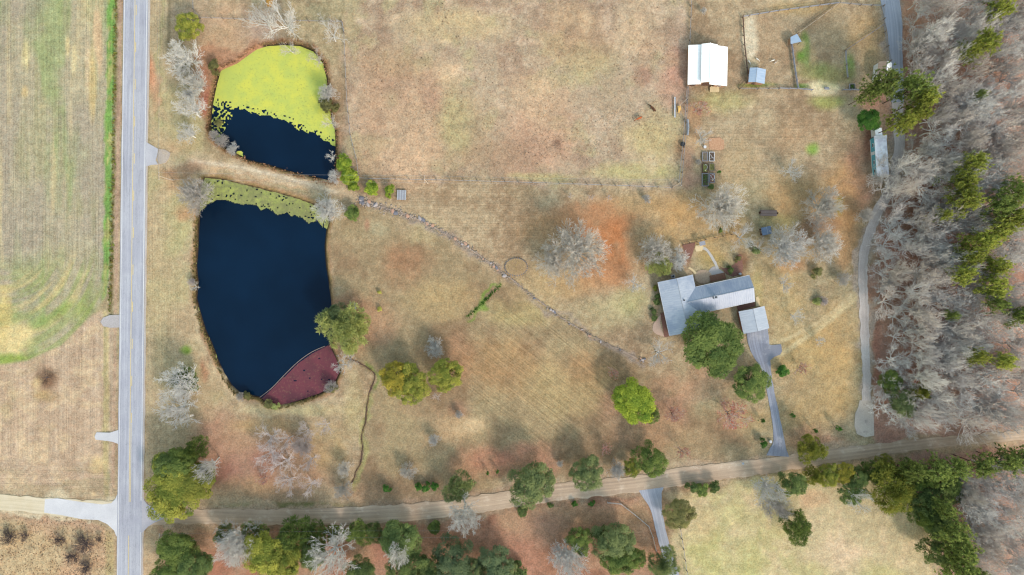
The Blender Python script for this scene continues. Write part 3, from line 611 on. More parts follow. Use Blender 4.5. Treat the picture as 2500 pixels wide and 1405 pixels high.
def seg_mesh(name, segs, sides):
    """segs: (p0, p1, r0, r1) arrays -> prisms"""
    p0, p1, r0, r1 = segs; n = len(p0); d = nrm(p1 - p0)
    ref = np.where(np.abs(d[:, 2:3]) > .9, np.array([[1., 0, 0]]), np.array([[0, 0, 1.]]))
    u = nrm(np.cross(d, ref)); w = np.cross(d, u)
    a = np.arange(sides) * 2 * np.pi / sides
    ring = u[:, None, :] * np.cos(a)[None, :, None] + w[:, None, :] * np.sin(a)[None, :, None]
    V = np.concatenate([p0[:, None] + ring * r0[:, None, None], p1[:, None] + ring * r1[:, None, None]], 1)
    k = np.arange(sides); F = np.stack([k, (k + 1) % sides, (k + 1) % sides + sides, k + sides], -1)
    F = F[None] + (np.arange(n) * 2 * sides)[:, None, None]
    return V.reshape(-1, 3), F.reshape(-1, 4)

def skeleton(seed, limbs=9, kids=(6, 6, 5), trunk=.5, spread=(.5, 1.15), up=.10, wander=.16, ratio=.6, thin=1.0, fork=False, lv_=(.74, .95)):
    r = np.random.default_rng(seed); out = {i: [] for i in range(5)}
    def branch(p, d, L, rad, lv):
        n = (5, 6, 4, 3, 2)[lv]; st = L / n
        for i in range(n):
            d = nrm(d + r.normal(0, wander, 3) + np.array([0, 0, up if lv else .0])); q = p + d * st
            e = rad * (1 - .8 * (i + 1) / n) if lv else rad * (1 - .45 * (i + 1) / n)
            out[lv].append((p, q, rad * (1 - .8 * i / n) if lv else rad * (1 - .45 * i / n), max(e, .0030 * thin)))
            p = q
            if 0 < lv < 4 and (i >= 1 or r.random() < .35):
                for _ in range(int(kids[lv - 1] / (n - .65) + r.random())):
                    ax = nrm(np.cross(d, r.normal(0, 1, 3))); an = r.uniform(.45, .95)
                    dd = nrm(d * math.cos(an) + ax * math.sin(an)); dd = nrm(dd + np.array([0, 0, .12]))
                    branch(p, dd, L * ratio * r.uniform(.7, 1.2) * (1 - .35 * i / n), max(e * .85, .0055 * thin), lv + 1)
        return p, d, e
    r0 = .048 * thin
    top, d, e = branch(np.zeros(3), nrm(np.array([r.normal(0, .05), r.normal(0, .05), 1])), trunk, r0, 0)
    for k in range(limbs):
        a = 2 * np.pi * (k + r.random() * .7) / limbs; el = r.uniform(*spread)
        z = trunk * (r.uniform(.75, 1.0) if fork else r.uniform(.55, 1.0))
        dd = np.array([math.cos(a) * math.cos(el), math.sin(a) * math.cos(el), math.sin(el)])
        branch(np.array([top[0], top[1], z]) if z > trunk * .9 else np.array([top[0] * .7, top[1] * .7, z]), dd, r.uniform(*lv_), r0 * .55, 1)
    if not fork: branch(top, d, .8, r0 * .6, 1)
    arr = {}
    allp = np.array([s_[1] for lv in (2, 3, 4) for s_ in out[lv]])
    rxy = np.percentile(np.hypot(allp[:, 0], allp[:, 1]), 96); zt = np.percentile(allp[:, 2], 99)
    sc = np.array([1 / rxy, 1 / rxy, 2 / zt])
    for lv, L in out.items():
        if L: arr[lv] = (np.array([s_[0] for s_ in L]) * sc, np.array([s_[1] for s_ in L]) * sc, np.array([s_[2] for s_ in L]), np.array([s_[3] for s_ in L]))
    return arr

def cat(parts):
    vs_, fs_, o = [], [], 0
    for v, f in parts: vs_.append(v); fs_.append(f + o); o += len(v)
    return np.concatenate(vs_), np.concatenate(fs_)

PROTO = {}
def bare_proto(key, seed, leaves=0, **kw):
    a = skeleton(seed, **kw)
    t = cat([seg_mesh('t', a[0], 6), seg_mesh('t', a[1], 5)])
    cr = [seg_mesh('c', a[2], 4)] + [seg_mesh('c', a[lv], 3) for lv in (3, 4) if lv in a]
    parts = [('trunk', np_mesh(key + '_trunk', *t)), ('crown', np_mesh(key + '_crown', *cat(cr)))]
    if leaves:
        r = np.random.default_rng(seed + 5); tip = a[4][1]; c = tip[r.integers(0, len(tip), leaves)] + r.normal(0, .03, (leaves, 3))
        parts.append(('leaves', leaf_quads(key + '_leaves', c, r.normal(0, 1, (leaves, 3)) + [0, 0, .6], .05, .8, r)))
    PROTO[key] = parts

def leaf_quads(name, c, nrm_dir, size, aspect, r, droop=None):
    n = len(c); nn = nrm(nrm_dir); a = nrm(np.cross(nn, r.normal(0, 1, (n, 3))) if droop is None else droop - nn * (droop * nn).sum(-1, keepdims=True)); b = np.cross(nn, a)
    sz = size * r.uniform(.6, 1.3, n)[:, None]
    V = np.stack([c - a * sz, c - b * sz * aspect * .5, c + a * sz, c + b * sz * aspect * .5], 1)
    return np_mesh(name, V.reshape(-1, 3), np.arange(4 * n).reshape(n, 4), r.random(n))

def evergreen_proto(key, seed, shape='round', lumps=60, leaves=110, lump=.24, size=.055, aspect=.7, hollow=.75, blades=False):
    r = np.random.default_rng(seed); cs = []; dirs = []; tone = []
    zc, zr = {'round': (1.15, .85), 'cone': (1.0, 1.0), 'wide': (1.3, .65), 'bush': (.95, 1.0)}[shape]
    lob = r.normal(0, 1, (7, 3)); lob = nrm(lob)
    for k in range(int(lumps * 1.3)):
        d = r.normal(0, 1, 3); d[2] = d[2] * .9 + .35
        if k >= lumps: d[:2] *= .55; d[2] = abs(d[2]) + .8
        d /= np.linalg.norm(d)
        rad = hollow + (1 - hollow) * r.random()
        bulge = .64 + .54 * max(0, (lob @ d).max() - .5) / .5
        p = d * rad * bulge * (1 - lump * .6)
        if shape == 'cone': f = max(.08, 1 - (p[2] + 1) / 2.05); p[0] *= f * 1.15; p[1] *= f * 1.15
        q = np.array([p[0], p[1], zc + p[2] * zr]); lr = lump * r.uniform(.4, 1.25) * (1 if shape != 'cone' else .75)
        m = int(leaves * (lr / lump) ** 1.5); e = nrm(r.normal(0, 1, (m, 3)) + d * .7 + np.array([0, 0, .45]))
        cs.append(q + e * lr * r.uniform(.55, 1.0, (m, 1)) * np.array([1, 1, .8])); dirs.append(e); tone.append(np.clip(r.random() * .75 + r.random(m) * .4 - .05, 0, 1))
    tone = np.concatenate(tone); c = np.concatenate(cs); e = np.concatenate(dirs)
    nn = nrm(e + np.array([.12, -.17, .55]) + r.normal(0, .5, e.shape))
    crown = leaf_quads(key + '_crown', c, nn if not blades else np.cross(e, r.normal(0, 1, e.shape)), size, aspect, r, e + r.normal(0, .5, e.shape) if blades else None)
    crown.attributes['v'].data.foreach_set('value', tone.astype(np.float32))
    sk = [((0, 0, 0), (0, 0, 1.1), .06, .04)]
    for k in range(7):
        a = k * .9 + r.random(); sk.append(((0, 0, .5 + .08 * k), (math.cos(a) * .6, math.sin(a) * .6, .95 + .1 * k), .03, .01))
    sk = tuple(np.array(x, float) for x in zip(*sk))
    PROTO[key] = [('trunk', np_mesh(key + '_trunk', *seg_mesh('t', sk, 6))), ('crown', crown)]

def pine_proto(key, seed, limbs=22, per=15, blades=15, clear=1.05):
    r = np.random.default_rng(seed); segs = [((0, 0, 0), (0, 0, 1.0), .035, .026), ((0, 0, 1.0), (.02, 0, 1.95), .026, .006)]; tc = []; td = []
    for k in range(limbs):
        z = clear + (1.9 - clear) * (k / limbs) ** .9 + r.normal(0, .02); a = k * 2.4 + r.normal(0, .35)
        L = r.uniform(.6, 1.02) * (1 - .62 * max(0, (z - 1.35) / .6)) ; el = r.uniform(.02, .5) + .5 * max(0, (z - 1.6) / .35)
        d = np.array([math.cos(a) * math.cos(el), math.sin(a) * math.cos(el), math.sin(el) * .7]); p0 = np.array([0, 0, z]); p1 = p0 + d * L
        segs.append((p0, p1, .013, .005))
        for j in range(per):
            t_ = r.uniform(.35, 1.05); q = p0 + d * L * t_ + r.normal(0, .11, 3) * np.array([1, 1, .5]) * (.5 + t_); tc.append(q); td.append(nrm(d + np.array([0, 0, .6]) + r.normal(0, .3, 3)))
            if j % 3 == 0: segs.append((p0 + d * L * t_ * .8, q, .006, .003))
    tc = np.repeat(np.array(tc), blades, 0); td = np.repeat(np.array(td), blades, 0)
    e = nrm(td * .55 + r.normal(0, .62, td.shape)); c = tc + e * .055
    crown = leaf_quads(key + '_crown', c, np.cross(e, r.normal(0, 1, e.shape)), .075, .42, r, e)
    PROTO[key] = [('trunk', np_mesh(key + '_trunk', *seg_mesh('t', tuple(np.array(x, float) for x in zip(*segs)), 5))), ('crown', crown)]

for i in range(5): bare_proto('bare%d' % i, 100 + i, limbs=10 + i % 3, wander=.12, thin=1.1, kids=(7, 7, 4), trunk=(.5, .62, .4, .55, .7)[i], spread=((.35, 1.1), (.5, 1.2), (.3, 1.0), (.45, 1.2), (.4, 1.0))[i], up=.10)
for i in range(5): bare_proto('wood%d' % i, 130 + i, limbs=8 + i % 2, kids=(7, 6, 3), trunk=.95, spread=(.35, 1.2), up=.10, thin=.95, wander=.12)
for i in range(3): bare_proto('round%d' % i, 160 + i, limbs=22, thin=.95, lv_=(.86, .96), kids=(8, 7, 4), trunk=.34, spread=(.05, 1.3), up=.07, wander=.1)
for i in range(3): bare_proto('thin%d' % i, 180 + i, limbs=7, kids=(6, 6, 4), trunk=.5, spread=(.5, 1.1), up=.05, thin=1.0, wander=.12, fork=True)
bare_proto('russet0', 200, leaves=900, limbs=6, kids=(5, 5, 5), trunk=.5, spread=(.4, 1.1), thin=.8)
for i in range(3): evergreen_proto('cedar%d' % i, 210 + i, 'round', 84, 150, .24, .045, .7, .70)
for i in range(3): evergreen_proto('broad%d' % i, 220 + i, 'wide', 52, 300, .29, .043, .85, .66)
for i in range(2): evergreen_proto('feather%d' % i, 230 + i, 'round', 70, 110, .25, .075, .38, .6, True)
for i in range(2): evergreen_proto('bush%d' % i, 240 + i, 'bush', 26, 70, .38, .11, .8, .6)
evergreen_proto('cone0', 250, 'cone', 60, 45, .22, .08, .6, .5)
for i in range(3): pine_proto('pine%d' % i, 260 + i)
for i in range(2): pine_proto('tallpine%d' % i, 270 + i, 20, 14, 14, 1.35)

B_PALE = barkmat('pale_grey_bark', (.57, .56, .55), (.45, .44, .44)); B_GREY = barkmat('grey_bark', (.46, .43, .41), (.34, .32, .31)); B_PINK = barkmat('pinkish_grey_bark', (.56, .50, .50), (.44, .38, .38))
B_WHITE = barkmat('whitish_bark', (.63, .62, .61), (.50, .49, .48)); B_BROWN = barkmat('brown_bark', A(120, 100, 86), A(92, 76, 64)); B_DARK = barkmat('dark_dead_wood', A(112, 100, 100), A(84, 74, 74)); B_LICH = barkmat('lichen_grey_bark', (.56, .53, .49), (.43, .40, .37))
L_YG = leafmat('yellow_green_leaves', A(214, 211, 101), A(135, 153, 70)); L_GRN = leafmat('green_leaves', A(167, 185, 99), A(101, 128, 70)); L_DARK = leafmat('dark_green_leaves', A(158, 177, 104), A(104, 128, 77)); L_BRI = leafmat('bright_green_leaves', A(214, 226, 87), A(126, 162, 63)); L_GREY = leafmat('grey_green_leaves', A(179, 192, 126), A(124, 145, 97)); L_PALE = leafmat('pale_willow_leaves', A(231, 233, 145), A(170, 185, 111)); L_PINE = leafmat('pine_needles', A(219, 221, 109), A(153, 175, 89)); L_PINED = leafmat('dark_pine_needles', A(188, 203, 113), A(132, 158, 89)); L_OLIVE = leafmat('olive_leaves', A(181, 177, 111), A(135, 135, 89)); L_RUS = leafmat('russet_leaves', A(238, 160, 135), A(194, 128, 111)); L_HOLLY = leafmat('holly_leaves', A(131, 181, 82), A(74, 126, 59)); L_YEL = leafmat('yellow_bush_leaves', A(238, 236, 133), A(219, 214, 109)); L_TEAL = leafmat('blue_green_leaves', A(156, 175, 126), A(113, 136, 98)); L_GOLD = leafmat('golden_green_leaves', A(231, 211, 92), A(150, 153, 67))
ORD = ['', 'second ', 'third ', 'fourth ', 'fifth ', 'sixth ', 'seventh ', 'eighth ', 'ninth ', 'tenth ', 'eleventh ', 'twelfth ', 'thirteenth ', 'fourteenth ', 'fifteenth ', 'sixteenth ', 'seventeenth ', 'eighteenth ', 'nineteenth ', 'twentieth ']
MARKS = [('the upper pond', 665, 270), ('the big lower pond', 640, 720), ('the white barn', 1727, 160), ('the farmhouse', 1720, 745), ('the carport', 1840, 782), ('the garden beds', 1729, 410), ('the road crossing', 320, 1255), ('the long trailer', 2150, 380), ('the dark red water fern', 740, 930),
         ('the lane pad', 2110, 1030), ('the southern driveway', 1610, 1300), ('the house driveway', 1890, 1030), ('the round island bed', 1260, 652), ('the narrow creek', 885, 1080), ('the courtyard', 1730, 620), ('the lone wooden platform', 981, 477), ('the pale south field', 1950, 1320), ('the woodpile', 1874, 521), ('the goat shed', 1848, 185), ('the slatted arbor', 866, 746), ('the gravel lane', 2110, 760)]
placed = []
def plant(px, py, r_px, proto, mats, name, desc, catg, h=None, label=None, group=None, hc=.62, rz=None, zs=None):
    """crown centre seen at pixel (px, py), crown radius in pixels; the base stands below it"""
    parts = PROTO[proto]; seed = int(px * 7 + py * 13); rr = random.Random(seed)
    R = r_px * S; h = h or R * 2.0
    b = W(px, py, h * hc); b.z = -.12
    root = thing(name, '', catg, b, rr.uniform(0, 6.28) if rz is None else rz, group); R *= (1 - h * hc / HC) * (1.13 if proto[:-1] in ('cedar', 'broad', 'feather') else 1)
    for k, (pn, me) in enumerate(parts):
        o = bpy.data.objects.new(pn, me); COL.objects.link(o); o.parent = root
        o.scale = (R * rr.uniform(.94, 1.06), R * rr.uniform(.94, 1.06), h / 2)
        if not me.materials: me.materials.append(None)
        o.material_slots[0].link = 'OBJECT'; o.material_slots[0].material = mats[k]
    placed.append((root, px, py, desc, label)); return root

def label_plants():
    seen = {}
    for root, px, py, desc, label in placed:
        if label: root['label'] = label; continue
        nm, mx, my = min(MARKS, key=lambda m: math.hypot(m[1] - px, m[2] - py)); dx, dy = px - mx, py - my
        v = 'above' if dy < -abs(dx) * .45 else 'below' if dy > abs(dx) * .45 else ''; u = 'left' if dx < -abs(dy) * .45 else 'right' if dx > abs(dy) * .45 else ''
        where = ('%s and %s of' % (v, u) if v and u else v + ' ' if v else u + ' of').strip()
        seen.setdefault((desc, where, nm), []).append((math.hypot(dx, dy), root))
    for (desc, where, nm), L in seen.items():
        L.sort(key=lambda a: a[0])
        for i, (d, root) in enumerate(L):
            root['label'] = '%s %s %s%s' % (desc, where, nm, '' if len(L) == 1 else ', %snearest' % ORD[i])

# ---- bare trees: (x, y, r, proto, bark, height)
BT = [(452,140,50,'bare0',B_WHITE,12),(470,205,46,'bare2',B_WHITE,11),(465,272,46,'bare3',B_WHITE,10),(460,328,30,'bare1',B_WHITE,7),(478,476,43,'round0',B_GREY,8),(640,50,46,'thin0',B_PALE,13),(690,48,52,'thin1',B_PALE,14),(706,118,26,'thin2',B_LICH,6),
      (803,78,38,'thin0',B_PALE,12),(773,140,24,'thin1',B_LICH,8),(795,228,25,'round1',B_WHITE,6),(806,296,24,'thin2',B_LICH,7),(809,382,15,'thin1',B_WHITE,5),(815,430,17,'round2',B_PALE,4),(801,515,39,'round1',B_WHITE,7),(437,942,54,'bare1',B_PALE,12),(431,998,50,'bare2',B_PALE,11),
      (505,1135,36,'bare3',B_PALE,13),(850,878,22,'thin0',B_PALE,5),(836,893,27,'thin1',B_PALE,6),(1060,850,27,'round2',B_PALE,5),(660,1070,38,'thin1',B_PINK,9),(700,1075,34,'thin0',B_PINK,9),(742,1055,28,'thin2',B_PINK,8),(736,1088,28,'round0',B_PINK,7),(795,1040,26,'thin0',B_PINK,7),
      (655,1110,36,'thin2',B_PINK,9),(690,1135,46,'thin0',B_PINK,10),(700,1180,36,'thin1',B_PINK,9),(758,1125,30,'thin1',B_PINK,8),(756,1185,30,'thin2',B_PINK,8),(838,1148,20,'round1',B_LICH,5),(836,1202,25,'round2',B_LICH,6),(1065,972,14,'thin0',B_PINK,4),(1120,1012,11,'round0',B_PALE,3),
      (1057,1076,15,'round1',B_PALE,4),(995,1152,21,'round2',B_LICH,5),(1367,1133,9,'round0',B_PALE,3),(1132,1255,50,'bare4',B_WHITE,15),(1509,1147,24,'round1',B_PALE,6),(1613,866,38,'thin2',B_PALE,9),(1415,615,74,'round0',B_LICH,13),(1342,637,42,'round2',B_LICH,10),(1603,612,40,'round0',B_LICH,8),
      (1657,632,28,'round2',B_WHITE,6),(1553,690,26,'thin0',B_PALE,6),(1772,506,60,'round1',B_LICH,12),(1718,334,26,'thin1',B_PALE,6),(2016,500,52,'round2',B_LICH,11),(1926,598,52,'round0',B_PALE,11),(2020,595,45,'round1',B_LICH,9),(1815,576,34,'thin2',B_PALE,8),(1858,606,28,'thin0',B_LICH,7),(1936,415,30,'thin1',B_PALE,7),
      (1922,693,24,'thin2',B_PALE,7),(1943,770,22,'thin0',B_PALE,6),(2002,832,14,'thin1',B_PALE,4),(2060,680,18,'round0',B_LICH,4),(2114,525,22,'round1',B_LICH,6),(1718,26,8,'round1',B_PALE,3),(1442,480,10,'thin0',B_PINK,3),(1487,483,9,'thin2',B_PINK,3),(1580,485,12,'round2',B_PALE,3),(1393,479,8,'thin1',B_PINK,3),(1706,395,7,'round0',B_PALE,2),
      (580,1335,56,'round1',B_PALE,15),(808,1355,62,'bare2',B_WHITE,15),(975,1345,36,'bare4',B_WHITE,16),(1392,1368,52,'round0',B_PALE,10),(1885,1188,46,'bare3',B_PALE,13),(1890,1238,32,'bare1',B_GREY,10),(2095,1222,34,'thin1',B_WHITE,14),(2012,735,12,'round2',B_PINK,3),(1912,1245,20,'bare0',B_GREY,9),
      (805,945,17,'round1',B_GREY,3),(540,345,18,'round0',B_GREY,3),(565,362,16,'round2',B_PALE,3),(585,970,12,'round1',B_GREY,2.5),(476,702,14,'thin1',B_PALE,4),(467,690,10,'round0',B_PINK,2.5),(520,330,14,'round1',B_GREY,3)]
for x, y, r, p, m, h in BT:
    kind = 'pinkish bare young tree' if m is B_PINK else 'whitish bare tree' if m is B_WHITE else 'grey bare tree' if r > 20 else 'small grey bare sapling'
    if r < 20 and h <= 3: kind = 'low grey bare shrub'
    if r > 55: kind = 'large ' + kind
    plant(x, y, r, p, (m, m), 'bare_tree' if h > 3 else 'bare_shrub', kind, 'tree' if h > 3 else 'shrub', h, group='bare trees in the open')
for x, y, r, h in [(1645,1010,24,7),(1790,1014,42,10),(1480,1096,17,5),(1668,1105,20,6),(1497,912,16,5),(1960,900,18,5),(642,1168,20,3),(1710,266,24,5),(1770,985,16,4)]:
    plant(x, y, r, 'russet0', (B_BROWN, B_PINK, L_RUS), 'russet_tree', 'thin tree holding russet leaves', 'tree', h, group='russet trees')
# ---- evergreens
EV = [(459,66,30,'cedar0',L_YG,8),(522,165,20,'bush0',L_OLIVE,3),(450,928,30,'broad0',L_DARK,7),(445,160,24,'bush1',L_OLIVE,4),(425,1200,62,'broad0',L_YG,13),(470,1175,52,'broad1',L_YG,12),(430,1155,50,'broad2',L_YG,13),(475,1097,28,'feather0',L_GRN,14),(405,1135,36,'broad2',L_DARK,13),(440,1130,34,'broad1',L_GRN,13),
      (845,406,29,'bush0',L_BRI,5),(851,432,25,'bush1',L_BRI,5),(860,457,15,'bush0',L_BRI,3),(907,460,20,'bush1',L_BRI,3.6),(950,468,17,'bush0',L_BRI,3.4),(860,521,21,'bush1',L_GRN,4),(803,256,25,'bush0',L_OLIVE,3.5),(842,808,58,'feather0',L_PALE,12),(818,768,30,'feather1',L_TEAL,10),(870,790,30,'feather1',L_PALE,10),
      (970,925,40,'cedar1',L_GOLD,11),(1002,938,44,'cedar0',L_YG,11),(1092,914,40,'cedar2',L_YG,11),(925,714,6,'bush0',L_YEL,1.4),(926,755,7,'bush1',L_YEL,1.6),(945,1195,12,'bush0',L_HOLLY,3.5),(1022,1190,11,'bush1',L_HOLLY,3),(1040,1190,13,'bush0',L_HOLLY,3),(1060,1189,12,'bush1',L_HOLLY,3),
      (1120,1190,38,'feather1',L_GREY,12),(1300,1185,56,'cedar1',L_GREY,14),(1434,1155,39,'cedar0',L_GREY,11),(1190,1157,9,'cone0',L_HOLLY,4),(1214,1153,9,'cone0',L_HOLLY,4),(1541,1143,20,'cedar2',L_YG,7),(1588,1126,39,'cedar1',L_GRN,11),(1553,980,52,'broad1',L_BRI,11),(1588,1014,20,'cedar0',L_GRN,7),
      (1732,832,74,'broad2',L_GRN,13),(1832,932,43,'cedar2',L_GRN,8),(1912,908,17,'bush1',L_HOLLY,4),(1864,1028,10,'cone0',L_HOLLY,4),(1938,1016,11,'cone0',L_HOLLY,4),(1993,1053,11,'cone0',L_HOLLY,4),(2050,1048,13,'cone0',L_HOLLY,5),(1865,1082,12,'bush0',L_HOLLY,3.5),(1980,1094,33,'feather0',L_YG,11),
      (1612,650,30,'feather0',L_PALE,6),(1848,612,11,'bush1',L_GREY,2.5),(1995,668,16,'bush0',L_OLIVE,2.5),(1997,736,12,'bush1',L_PALE,1.6),(1757,420,9,'cone0',L_HOLLY,3.5),(1783,658,11,'bush0',L_DARK,2.2),(1737,456,8,'bush1',L_DARK,1.5),(1802,634,9,'bush0',L_OLIVE,1.5),
      (437,1335,46,'broad1',L_GRN,13),(470,1392,42,'broad2',L_DARK,13),(410,1402,36,'broad0',L_GRN,12),(645,1350,50,'broad0',L_YG,14),(690,1375,44,'broad2',L_YG,13),(715,1312,46,'feather1',L_GRN,11),(620,1312,34,'feather0',L_GRN,10),(545,1306,24,'feather1',L_DARK,8),(820,1304,24,'feather0',L_GRN,6),(850,1308,22,'bush0',L_GRN,4),(915,1300,24,'feather1',L_DARK,6),(760,1355,34,'broad1',L_DARK,9),(880,1395,34,'broad0',L_DARK,10),(1050,1395,34,'cedar2',L_DARK,11),(1265,1398,26,'bush0',L_DARK,5),(1160,1398,34,'cedar1',L_GREY,12),(1060,1290,18,'bush1',L_GRN,3),(2245,1170,34,'feather0',L_GRN,14),(2160,1140,24,'feather1',L_YG,10),(2300,1290,36,'cedar0',L_DARK,13),(2255,1262,30,'feather1',L_GRN,13),(770,1312,36,'feather0',L_GRN,9),(880,1300,30,'feather1',L_GRN,6),(985,1322,50,'broad2',L_DARK,13),(995,1385,48,'cedar0',L_DARK,13),
      (1105,1372,50,'cedar1',L_TEAL,13),(1200,1385,46,'cedar2',L_TEAL,13),(1232,1400,30,'cedar0',L_GREY,11),(1415,1322,30,'cedar0',L_GRN,9),(1466,1302,22,'bush0',L_DARK,5),(1500,1325,48,'cedar1',L_GREY,12),(1512,1368,40,'cedar2',L_GRN,11),(1552,1364,24,'cedar0',L_GRN,8),(1618,1375,38,'feather0',L_GREY,12),(1662,1256,38,'cedar2',L_OLIVE,9),
      (1690,1192,17,'bush0',L_DARK,4),(1716,1198,20,'bush1',L_GRN,4),(1746,1193,17,'bush0',L_DARK,4),(1936,1184,32,'cedar1',L_DARK,10),(1945,1287,40,'feather1',L_GRN,10),(1985,1164,24,'feather0',L_YG,9),(2022,1160,26,'cedar0',L_YG,9),(2062,1157,26,'cedar2',L_GOLD,9),(2098,1164,24,'cedar1',L_DARK,9),(2134,1155,28,'feather1',L_GRN,11),
      (2085,1205,30,'cedar2',L_DARK,9),(2178,1195,56,'feather0',L_YG,15),(2212,1150,28,'feather1',L_GRN,14),(2270,1222,46,'cedar0',L_DARK,14),(2310,1185,42,'feather1',L_DARK,14),(2285,1265,34,'cedar2',L_DARK,12),(2300,1350,42,'cedar1',L_DARK,13),(2125,296,28,'broad2',L_HOLLY,8),(1345,1235,9,'bush0',L_DARK,2),(1403,1232,9,'bush1',L_HOLLY,2),(1446,1230,9,'bush0',L_HOLLY,2),(1276,1250,16,'bush1',L_DARK,2.5),
      (1595,760,10,'bush0',L_DARK,1.6),(1604,738,10,'bush1',L_DARK,1.6),(1601,705,8,'bush0',L_YG,1.4),(1608,722,9,'bush0',L_DARK,1.5),(1598,778,9,'bush1',L_DARK,1.5),(600,966,12,'bush0',L_OLIVE,1.8),(655,988,14,'bush1',L_OLIVE,1.8),(672,992,12,'bush0',L_PALE,1.5),(812,948,15,'bush0',L_OLIVE,2.2),(532,300,12,'bush1',L_OLIVE,1.5),(2245,955,22,'feather0',L_YG,14),(2200,985,30,'broad1',L_GREY,12),(2175,930,24,'broad0',L_GRN,9),(1760,562,7,'bush0',L_GRN,1.5)]
DES = {'cedar': 'rounded evergreen', 'broad': 'broadleaf evergreen', 'feather': 'feathery evergreen', 'bush': 'shrub', 'cone': 'small cone-shaped evergreen'}
TON = {L_YG: 'yellow-green', L_GRN: 'mid-green', L_DARK: 'dark green', L_BRI: 'bright lime-green', L_GREY: 'grey-green', L_PALE: 'pale green', L_OLIVE: 'olive', L_HOLLY: 'glossy green', L_YEL: 'yellow', L_TEAL: 'blue-green', L_GOLD: 'golden green', L_PINE: 'yellow-green', L_PINED: 'deep green'}
for x, y, r, p, m, h in EV:
    k = p[:-1]; d = TON[m] + ' ' + DES[k]
    if k == 'bush': nm, ct = 'evergreen_shrub', 'shrub'
    elif k == 'cone': nm, ct = 'conical_evergreen', 'tree'
    else: nm, ct, d = 'evergreen_tree', 'tree', ('large ' if r > 45 else 'small ' if r < 25 else '') + d + ' tree'
    lab = {(1732, 832): 'huge green shade tree spreading over the corner of the farmhouse roof', (1553, 980): 'lobed bright lime-green tree alone in the meadow below the farmhouse'}.get((x, y))
    plant(x, y, r, p, (B_BROWN, m), nm, d, ct, h * (.85 if ct == 'tree' and k != 'cone' else 1), lab, 'evergreens')
# ---- pines, then the bare wood between them
PN = [(2400,105,42,L_PINE,17),(2365,130,34,L_PINE,16),(2440,22,34,L_PINE,17),(2160,205,46,L_PINED,19),(2130,225,32,L_PINED,17),(2232,215,44,L_PINED,20),(2255,240,36,L_PINE,20),(2205,300,36,L_PINE,19),(2240,275,32,L_PINE,19),(2375,400,36,L_PINE,18),(2350,440,40,L_PINE,18),(2358,490,42,L_PINE,19),(2435,505,44,L_PINED,19),(2485,470,44,L_PINED,20),(2480,530,36,L_PINE,19),
      (2435,560,42,L_PINE,18),(2400,590,44,L_PINE,18),(2370,625,36,L_PINE,17),(2345,672,38,L_PINE,17),(2432,650,36,L_PINE,18),(2425,700,40,L_PINE,18),(2430,742,30,L_PINED,17),(2495,770,32,L_PINED,18),(2382,870,30,L_PINE,16),(2445,882,28,L_PINE,17),(2300,525,22,L_PINE,15),(2320,770,16,L_PINED,14),(2385,235,16,L_PINED,14),
      (2285,1152,46,L_PINED,15),(2335,1146,38,L_PINED,15),(2395,1136,42,L_PINED,15),(2455,1128,40,L_PINED,15),(2505,1118,36,L_PINED,15),(2325,1300,46,L_PINED,19),(2350,1345,48,L_PINED,19),(2345,1395,44,L_PINED,19),(2380,1410,36,L_PINED,18),(2300,1240,34,L_PINED,17),(2230,1150,34,L_PINED,15)]
for i, (x, y, r, m, h) in enumerate(PN):
    plant(x, y, r, ('tallpine%d' if i % 3 == 0 else 'pine%d') % (i % 2 if i % 3 == 0 else i % 3), (B_BROWN, m), 'pine_tree', ('tall ' if h >= 18 else '') + TON[m] + ' pine', 'tree', h, group='pines', hc=.78)
def in_poly(x, y, P): return sdist(np.array([float(x)]), np.array([float(y)]), P)[0] < 0
rw = random.Random(4); wood = []
W1 = [(2240,20),(2250,200),(2290,300),(2230,355),(2150,430),(2165,480),(2205,510),(2172,570),(2160,640),(2162,760),(2172,850),(2166,930),(2168,1010),(2190,1042),(2520,1030),(2540,-20),(2260,-20)]
W2 = [(2370,1150),(2400,1420),(2540,1420),(2540,1120)]
gaps = [(2150,365,42),(2170,770,22),(2320,560,18),(2215,620,10)]
for P, n in ((W1, 5000), (W2, 9000)):
    for _ in range(n):
        x = rw.uniform(2130, 2540); y = rw.uniform(-20, 1420)
        if not in_poly(x, y, P): continue
        if any(math.hypot(x - a, y - b) < 33 for a, b, c in wood): continue
        if any(math.hypot(x - q[0], y - q[1]) < q[2] * .62 for q in PN) or any(math.hypot(x - a, y - b) < c for a, b, c in gaps): continue
        wood.append((x, y, rw.uniform(32, 54)))
wood.sort(key=lambda w: w[1]); rows = {}
WB = [barkmat('woodland_pale_bark', (.72, .69, .66), (.60, .57, .54)), barkmat('woodland_grey_bark', (.64, .60, .57), (.52, .48, .46)), barkmat('woodland_brown_bark', (.62, .56, .51), (.50, .44, .40))]
for w in wood: rows.setdefault(int((w[1] + 30) / 46), []).append(w)
for ri, (k, L) in enumerate(sorted(rows.items())):
    L.sort()
    for i, (x, y, r) in enumerate(L):
        rb = random.Random(int(x * 31 + y)); m = rb.choice(WB)
        row = ORD[ri].strip() if 0 < ri < 20 else 'first' if ri == 0 else 'twenty-' + ['first', 'second', 'third', 'fourth', 'fifth', 'sixth', 'seventh', 'eighth', 'ninth', 'tenth', 'eleventh', 'twelfth'][min(11, ri - 20)]
        plant(x, y, r, rb.choice(['thin0', 'thin1', 'thin2'] if i < 2 and x < 2250 else ['wood%d' % j for j in range(5)] + ['bare1', 'bare3', 'bare4']), (m, m), 'bare_wood_tree', '', 'tree', rb.uniform(12, 17) * (.45 if i == 0 and x < 2250 else .65 if i == 1 and x < 2280 else 1), 'bare wood tree, %s from the left in the %s tree row from the top' % (ORD[i].strip() or 'first', row), 'bare trees of the eastern wood', hc=.72)
